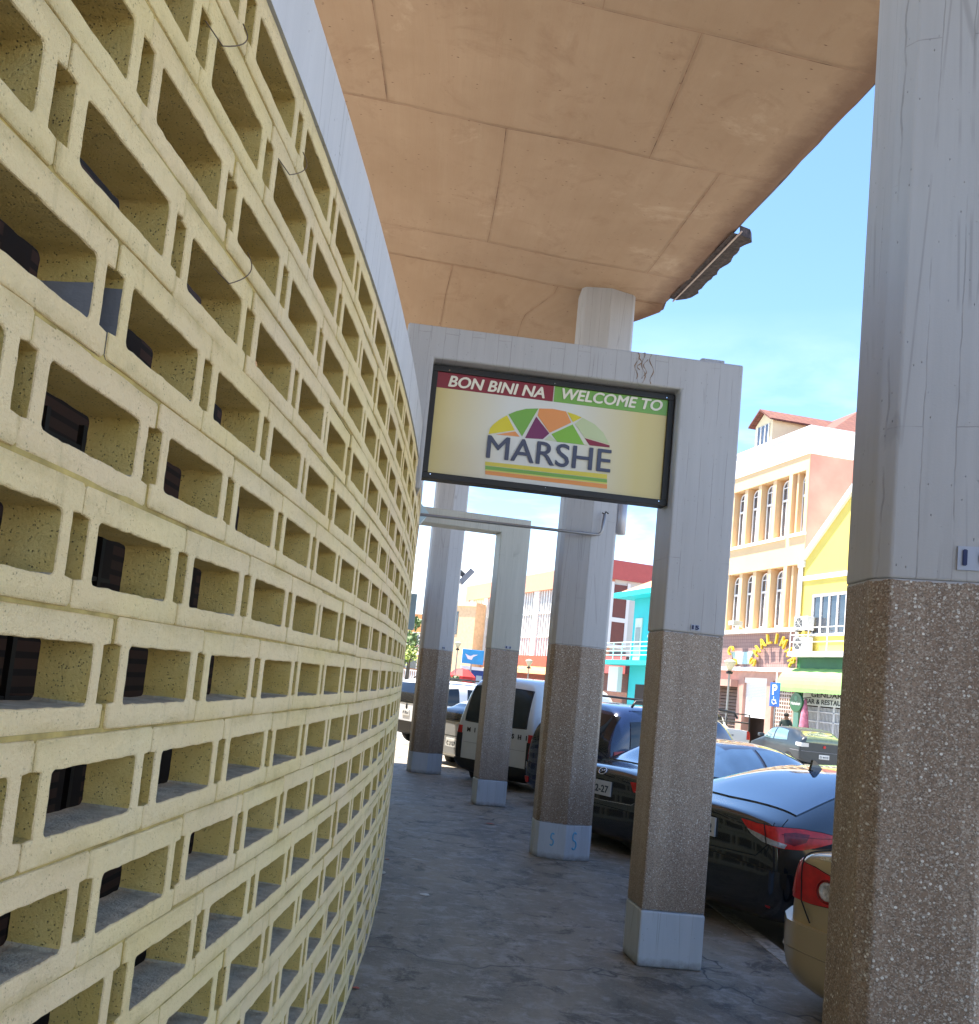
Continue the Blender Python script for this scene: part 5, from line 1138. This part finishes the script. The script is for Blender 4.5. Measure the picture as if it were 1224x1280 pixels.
xd,zd=fx(799,785); m=MB(); m.box(xd-.45,xd+.45,-.06,.02,zbal,zz(fx(799,773)[1])); dd=fixn(m.build('balcony_door',plain('cream door',(.66,.66,.58),.6),t)); MB().box(xd-.3,xd+.3,-.08,-.062,zbal+1.0,zbal+2.1).build('pane',plain('grey pane',(.25,.26,.25),.3),dd)
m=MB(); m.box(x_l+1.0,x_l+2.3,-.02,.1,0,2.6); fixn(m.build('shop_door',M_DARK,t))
m=MB(); m.box(x_l+2.9,x_l+8,-.25,-.02,zbal-1.6,zbal-.5); sg_=fixn(m.build('sign_board',P_WHITE,t)); text_mesh('TH','sign_lettering',plain('aqua letters',(.05,.45,.45),.5),sg_,Matrix.Translation((0,-.26,0)),fit=(x_l+3.7,x_l+5.4,zbal-1.4,zbal-.7)) 
m=MB(); m.box(x_l-1.7,x_l-.3,-.6,-.3,zbal-1.9,zbal-.35); fixn(m.build('hanging_sign',P_WHITE,t))
# --- grey building with red fascia (side wall facing us) and louvred facade
A0=at(763,700,70); A0=Vector((A0.x-.0,A0.y,0)); E0=at(583,738,102); E0=Vector((E0.x,E0.y,0))
xd_=(A0-E0).normalized(); yd_=Vector((0,0,1)).cross(xd_); Mx=Matrix((xd_,yd_,Vector((0,0,1)))).transposed().to_4x4(); Mx.translation=Vector((A0.x,A0.y,ST)); LEN=(A0-E0).length
HT=at(763,700,70).z-ST
def onp(px,py,Mt,dep=0):
    T=Mt.inverted(); o=T@Vector((0,0,EYE)); d=T.to_3x3()@(fw+rt*((px-PPX)/FPX)-up*((py-PPY)/FPX)); tt=(dep-o.y)/d.y; return o+d*tt
gb=thing('louvred_building',Mx,'long pale building with tall louvred windows and coral fascia, grey side wall with red fascia','building')
RF=plain('red fascia',(.50,.10,.09),.6,var=.06); CF=plain('coral plaster',(.70,.34,.22),.75,var=.06)
m=MB(); m.box(-LEN,0,.6,14,0,HT-1.1); fixn(m.build('core',plain('grey plaster',(.62,.62,.58),.8,var=.08,scale=.3),gb))
m=MB(); m.box(-LEN,-.02,.0,.6,HT-1.7,HT); m.box(-LEN,-LEN+1.2,.0,.6,0,HT-1.7); m.box(-1.6,-.02,.02,.6,3.6,HT-1.7); m.box(-LEN,0,.0,.6,3.2,4.0); fixn(m.build('coral_frame',CF,gb))
m=MB(); m.box(0.003,.35,-.05,14,HT-1.5,HT+.02); fixn(m.build('red_side_fascia',RF,gb))
lw=plain('white vertical fins',(.74,.74,.70),.6); ld=plain('dark louvre gap',(.12,.12,.12),.6)
m=MB(); m.box(-LEN+1.2,-1.6,.45,.6,4.0,HT-1.7); fixn(m.build('louvre_backing',ld,gb))
m=MB(); mf=MB(); k=0; x=-LEN+1.3
while x<-1.8:
    if k%8 in (0,1): m.box(x,x+.55,.1,.45,4.0,HT-1.7)
    else: m.box(x+.1,x+.34,.3,.45,4.0,HT-1.7)
    x+=.55; k+=1
fixn(m.build('vertical_fins',lw,gb))
m=MB(); m.box(-LEN+1.2,-1.6,.22,.34,6.4,6.55); m.box(-LEN+1.2,-1.6,.22,.34,8.6,8.7); fixn(m.build('cross_rails',lw,gb))
m=MB(); m.box(-LEN+12,-.5,-.8,0,3.6,4.6); fixn(m.build('red_canopy_fascia',plain('orange red canopy',(.62,.10,.05),.6),gb))
m=MB(); m.add([(-LEN+12,-.8,3.6),(-.5,-.8,3.6),(-.5,-2.4,2.9),(-LEN+12,-2.4,2.9)],[(0,1,2,3),(3,2,1,0)]); m.build('awning',plain('peach awning',(.72,.42,.20),.8,var=.1),gb)
m=MB(); m.box(-LEN+12,-.5,-.05,.55,0,3.2); fixn(m.build('shopfront',plain('maroon shopfront',(.18,.04,.03),.6,var=.3,scale=2),gb))
m=MB(); m.box(.01,.06,.5,1.7,5.8,HT-1.9); wq=fixn(m.build('window',plain('maroon pane',(.16,.03,.02),.3),gb)); m=MB(); m.box(.01,.12,.25,.5,5.6,HT-1.7); m.box(.01,.12,1.7,1.95,5.6,HT-1.7); m.box(.01,.12,.5,1.7,7.6,7.95); m.box(.01,.12,.5,1.7,5.5,5.8); fixn(m.build('window_frame',P_WHITE,wq))
m=MB(); m.box(.01,.1,.6,2.0,0,5.3); fixn(m.build('dark_glazing',plain('dark bronze glazing',(.10,.10,.11),.3),gb))
# red-fronted brick shop between grey and turquoise buildings
rs2=thing('brick_shop',fframe(s_t+8.5,.6,ST),'low brown brick shop with bright red fascia beside the turquoise building','shop')
m=MB(); m.box(-1,6,.0,3,0,3.2); fixn(m.build('brick_wall',m_tiles('brown bricks',(.16,.06,.04),(.20,.08,.05),(.10,.08,.07),.3,.1),rs2)); m=MB(); m.box(-1.1,6.1,-.3,0,3.2,4.3); fixn(m.build('red_fascia',RF,rs2))
# --- orange building end and things at the far left
q=at(545,760,108); ob=thing('orange_building',Matrix.Translation((q.x,q.y,ST))@Matrix.Rotation(R(-40),4,'Z'),'distant orange building with white balcony railings seen at the edge of pierced wall','building')
zt=at(520,766,108).z-ST
m=MB(); m.box(-6,1.5,0,8,0,zt); fixn(m.build('wall',plain('deep orange plaster',(.62,.27,.10),.8,var=.12,scale=.4),ob))
for z0,z1 in ((zt*.60,zt*.74),(zt*.26,zt*.42)):
    for x in (-4.8,-3.2,-1.6,.1):
        w=fixn(MB().box(x,x+1.1,-.06,.02,z0,z1).build('window',M_PANE,ob)); m=MB(); m.box(x-.08,x,-.12,.02,z0,z1); m.box(x+1.1,x+1.18,-.12,.02,z0,z1); m.box(x-.08,x+1.18,-.12,.02,z1,z1+.1); fixn(m.build('window_frame',P_WHITE,w))
m=MB()
for zb in (zt*.47,zt*.12):
    for k in range(24): m.box(-6+k*.32,-6+k*.32+.14,-.9,-.8,zb,zb+1.0)
    m.box(-6,1.5,-.95,-.75,zb+1.0,zb+1.15); m.box(-6,1.5,-.95,-.05,zb-.2,zb)
fixn(m.build('balcony',P_WHITE,ob))
q=at(573,790,96); ob2=thing('cream_orange_block',Matrix.Translation((q.x,q.y,ST))@Matrix.Rotation(R(-45),4,'Z'),'narrow cream and orange block standing left of the louvred building','building')
zt=at(566,752,96).z-ST
m=MB(); m.box(-1.6,2.2,0,6,0,zt); fixn(m.build('wall',plain('soft orange plaster',(.80,.55,.32),.8,var=.15),ob2)); m=MB(); m.box(-1.7,2.3,-.15,0,zt-.4,zt+.1); fixn(m.build('cornice',plain('cream trim',(.74,.62,.45),.7),ob2))
fixn(MB().box(-1.0,-.2,-.04,.02,zt*.65,zt*.9).build('window',M_PANE,ob2))
# kiosk, blue sign
q=at(598,850,70); kk=thing('blue_kiosk',(q.x,q.y,ST),'dark blue kiosk with white canopy edge beneath a bright blue sign','kiosk')
m=MB(); m.box(-1.3,1.6,0,2.5,0,2.6); fixn(m.build('body',plain('deep blue paint',(.01,.05,.28),.5),kk)); m=MB(); m.box(-1.5,1.9,-1.0,.1,2.6,2.85); fixn(m.build('canopy',P_WHITE,kk))
m=MB(); [m.box(-1.0+k*.8,-.55+k*.8,-.05,0,.9,2.2) for k in range(3)]; fixn(m.build('window',plain('pale blue pane',(.30,.42,.55),.3),kk))
q=at(590,821,68); bs=thing('blue_sign',(q.x,q.y,ST),'bright sky-blue square sign on a post above the kiosk','sign')
h0=at(590,830,68).z-ST; h1=at(590,812,68).z-ST; m=MB(); m.bbox(-.75,.9,-.1,.1,h0,h1,.04); m.build('panel',plain('sky blue enamel',(.03,.32,.66),.4),bs)
fixn(MB().ext([(-.55,h0+.75),(-.30,h0+.35),(.0,h0+.30),(.1,h0+.55),(.45,h0+.75),(.1,h0+.72),(-.1,h0+.60),(-.25,h0+.62)],-.12,-.105).build('symbol',P_WHITE,bs)); MB().tube([(0,.02,0),(0,.02,h0)],.06,8).build('pole',plain('grey pole',(.35,.35,.35),.5,.5),bs)
q=at(577,846,66); rb=thing('red_parasol',(q.x,q.y,ST),'red street parasol beside the blue kiosk','parasol')
zt=at(577,835,66).z-ST; MB().lathe([(1.1,zt-1.3),(1.05,zt-.6),(.5,zt-.1),(.05,zt)],(0,0,0),8).build('canopy',plain('red cloth',(.48,.02,.02),.7,var=.2),rb); MB().tube([(0,0,0),(0,0,zt-.1)],.05,8).build('pole',P_WHITE,rb)
# --- trees and bushes
def foliage(name,center,rad,n,size,mat,parent,flat=.8):
    v=[];f=[]
    cl=[(rng.normal(0,.42,3)*np.array([1,1,flat])) for _ in range(max(5,n//60))]
    for i in range(n):
        c=cl[i%len(cl)]+rng.normal(0,.20,3); 
        if np.linalg.norm(c)>1.15: c=c/np.linalg.norm(c)*1.1
        p=Vector(center)+Vector(c*rad); a=Vector(rng.normal(0,1,3)).normalized(); bb=a.orthogonal().normalized()
        s_=size*(.6+.8*rng.random()); b0=len(v); v+=[p-a*s_,p+bb*s_*.45,p+a*s_,p-bb*s_*.45]; f.append((b0,b0+1,b0+2,b0+3))
    return MB().add(v,f).build(name,mat,parent)
def leafm(name,c):
    k=NT(name); g_=k.n('ShaderNodeNewGeometry'); 
    k.set('Base Color',k.mix(k.ramp(g_.outputs['Random Per Island'],0,1),tuple(x*.6 for x in c),tuple(x*1.4 for x in c))); k.set('Roughness',.6); k.b.inputs['Subsurface Weight'].default_value=0; return k.mat
LG=leafm('green leaves',(.07,.13,.03)); LY=leafm('yellow green leaves',(.18,.24,.03)); LD=leafm('dark green leaves',(.04,.08,.02))
q=at(507,845,62); tr=thing('street_tree',(q.x,q.y,ST),'small green tree before the distant orange building at the wall edge','tree'); hc=at(507,800,62).z-ST
MB().tube([(0,0,0),(.1,0,hc*.5),(0,.1,hc)],[.16,.11,.05],8).build('trunk',plain('bark',(.10,.08,.06),.9,bump=.5),tr,True); foliage('crown',(0,0,hc),1.5,700,.17,LG,tr)
MB().tube([(.05,0,hc*.55),(.7,.2,hc*.95)],[.07,.03],6).build('branch',plain('bark',(.10,.08,.06),.9,bump=.5),tr,True)
for px,py,Y,rad,mt_,lab in ((513,818,55,.95,LY,'bright yellow-green bush above the white car roof at the wall edge'),(566,850,60,.5,LD,'dark green bush beside the pole of the lamp at far pavement')):
    q=at(px,py,Y); bu=thing('bush',(q.x,q.y,ST),lab,'bush'); zc=q.z-ST; foliage('foliage',(0,0,max(zc,.6)),rad,420,.12,mt_,bu); MB().tube([(0,0,0),(0,0,zc)],[.10,.04],6).build('stem',plain('bark',(.10,.08,.06),.9),bu)
# white low wall / planters behind the bush
q=at(520,832,58); pw=MB(); pw.box(-3,1.2,0,.3,0,1.4); o=fixn(pw.build('low_wall',P_WHITE)); o.location=(q.x,q.y,ST); tag(o,'low white garden wall below the yellow-green bush in the distance','wall')
# --- person across the street
def person(x,y,rz,lab):
    T=Matrix.Translation((x,y,ST+.116))@Matrix.Rotation(R(rz),4,'Z'); pr=thing('person',T,lab,'person')
    J={'pel':(0,0,.92),'che':(0,.0,1.28),'nec':(0,0,1.46),'hea':(0,.01,1.58),'top':(0,.01,1.70)}
    V=[];E=[];Rr=[]
    def a(p,r,par=None): V.append(p);Rr.append(r); (E.append((par,len(V)-1)) if par is not None else None); return len(V)-1
    pe=a((0,0,.92),.15); wa=a((0,0,1.08),.13,pe); ch=a((0,0,1.30),.16,wa); nk=a((0,0,1.46),.06,ch); hd=a((0,.01,1.57),.09,nk); tp=a((0,.01,1.67),.085,hd)
    for sg in (-1,1):
        sh=a((sg*.17,0,1.40),.065,ch); el=a((sg*.23,.02,1.14),.045,sh); wr=a((sg*.22,-.10,.92),.032,el); hn=a((sg*.21,-.14,.84),.035,wr)
        hp=a((sg*.09,0,.86),.085,pe); kn=a((sg*.10,-.02,.48),.06,hp); an=a((sg*.10,.02,.09),.04,kn); ft=a((sg*.11,-.14,.04),.035,an)
    me=bpy.data.meshes.new('p'); me.from_pydata(V,E,[]); o=bpy.data.objects.new('body',me); C.objects.link(o)
    md=o.modifiers.new('s','SKIN'); sv=me.skin_vertices[0].data
    for i,r_ in enumerate(Rr): sv[i].radius=(r_,r_*(.72 if i in (0,1,2) else 1))
    sv[0].use_root=True; o.modifiers.new('ss','SUBSURF').levels=2
    dg=bpy.context.evaluated_depsgraph_get(); dg.update(); m2=bpy.data.meshes.new_from_object(o.evaluated_get(dg)); o.modifiers.clear(); o.data=m2
    m2.materials.clear()
    for mt_ in (plain('brown skin',(.20,.10,.06),.6),plain('dark shirt',(.02,.035,.03),.8),plain('dark trousers',(.03,.03,.04),.8)): m2.materials.append(mt_)
    for p_ in m2.polygons:
        z=p_.center.z; xx=abs(p_.center.x); p_.use_smooth=True
        p_.material_index=0 if z>1.46 or (xx>.19 and z<1.16) else (1 if z>.95 else 2)
        if z<.1: p_.material_index=2
    o.parent=pr; MB().lathe([(.075,1.60),(.098,1.64),(.09,1.70),(.03,1.745)],(0,.025,0),14).build('hair',plain('black hair',(.012,.01,.01),.8),pr,True)
x,z=fl(983,897,-1.4); w_=fframe(-x,-1.4,0).translation
person(w_.x,w_.y,150,'person in a dark shirt walking past the pierced screen beyond the dark hatchback')
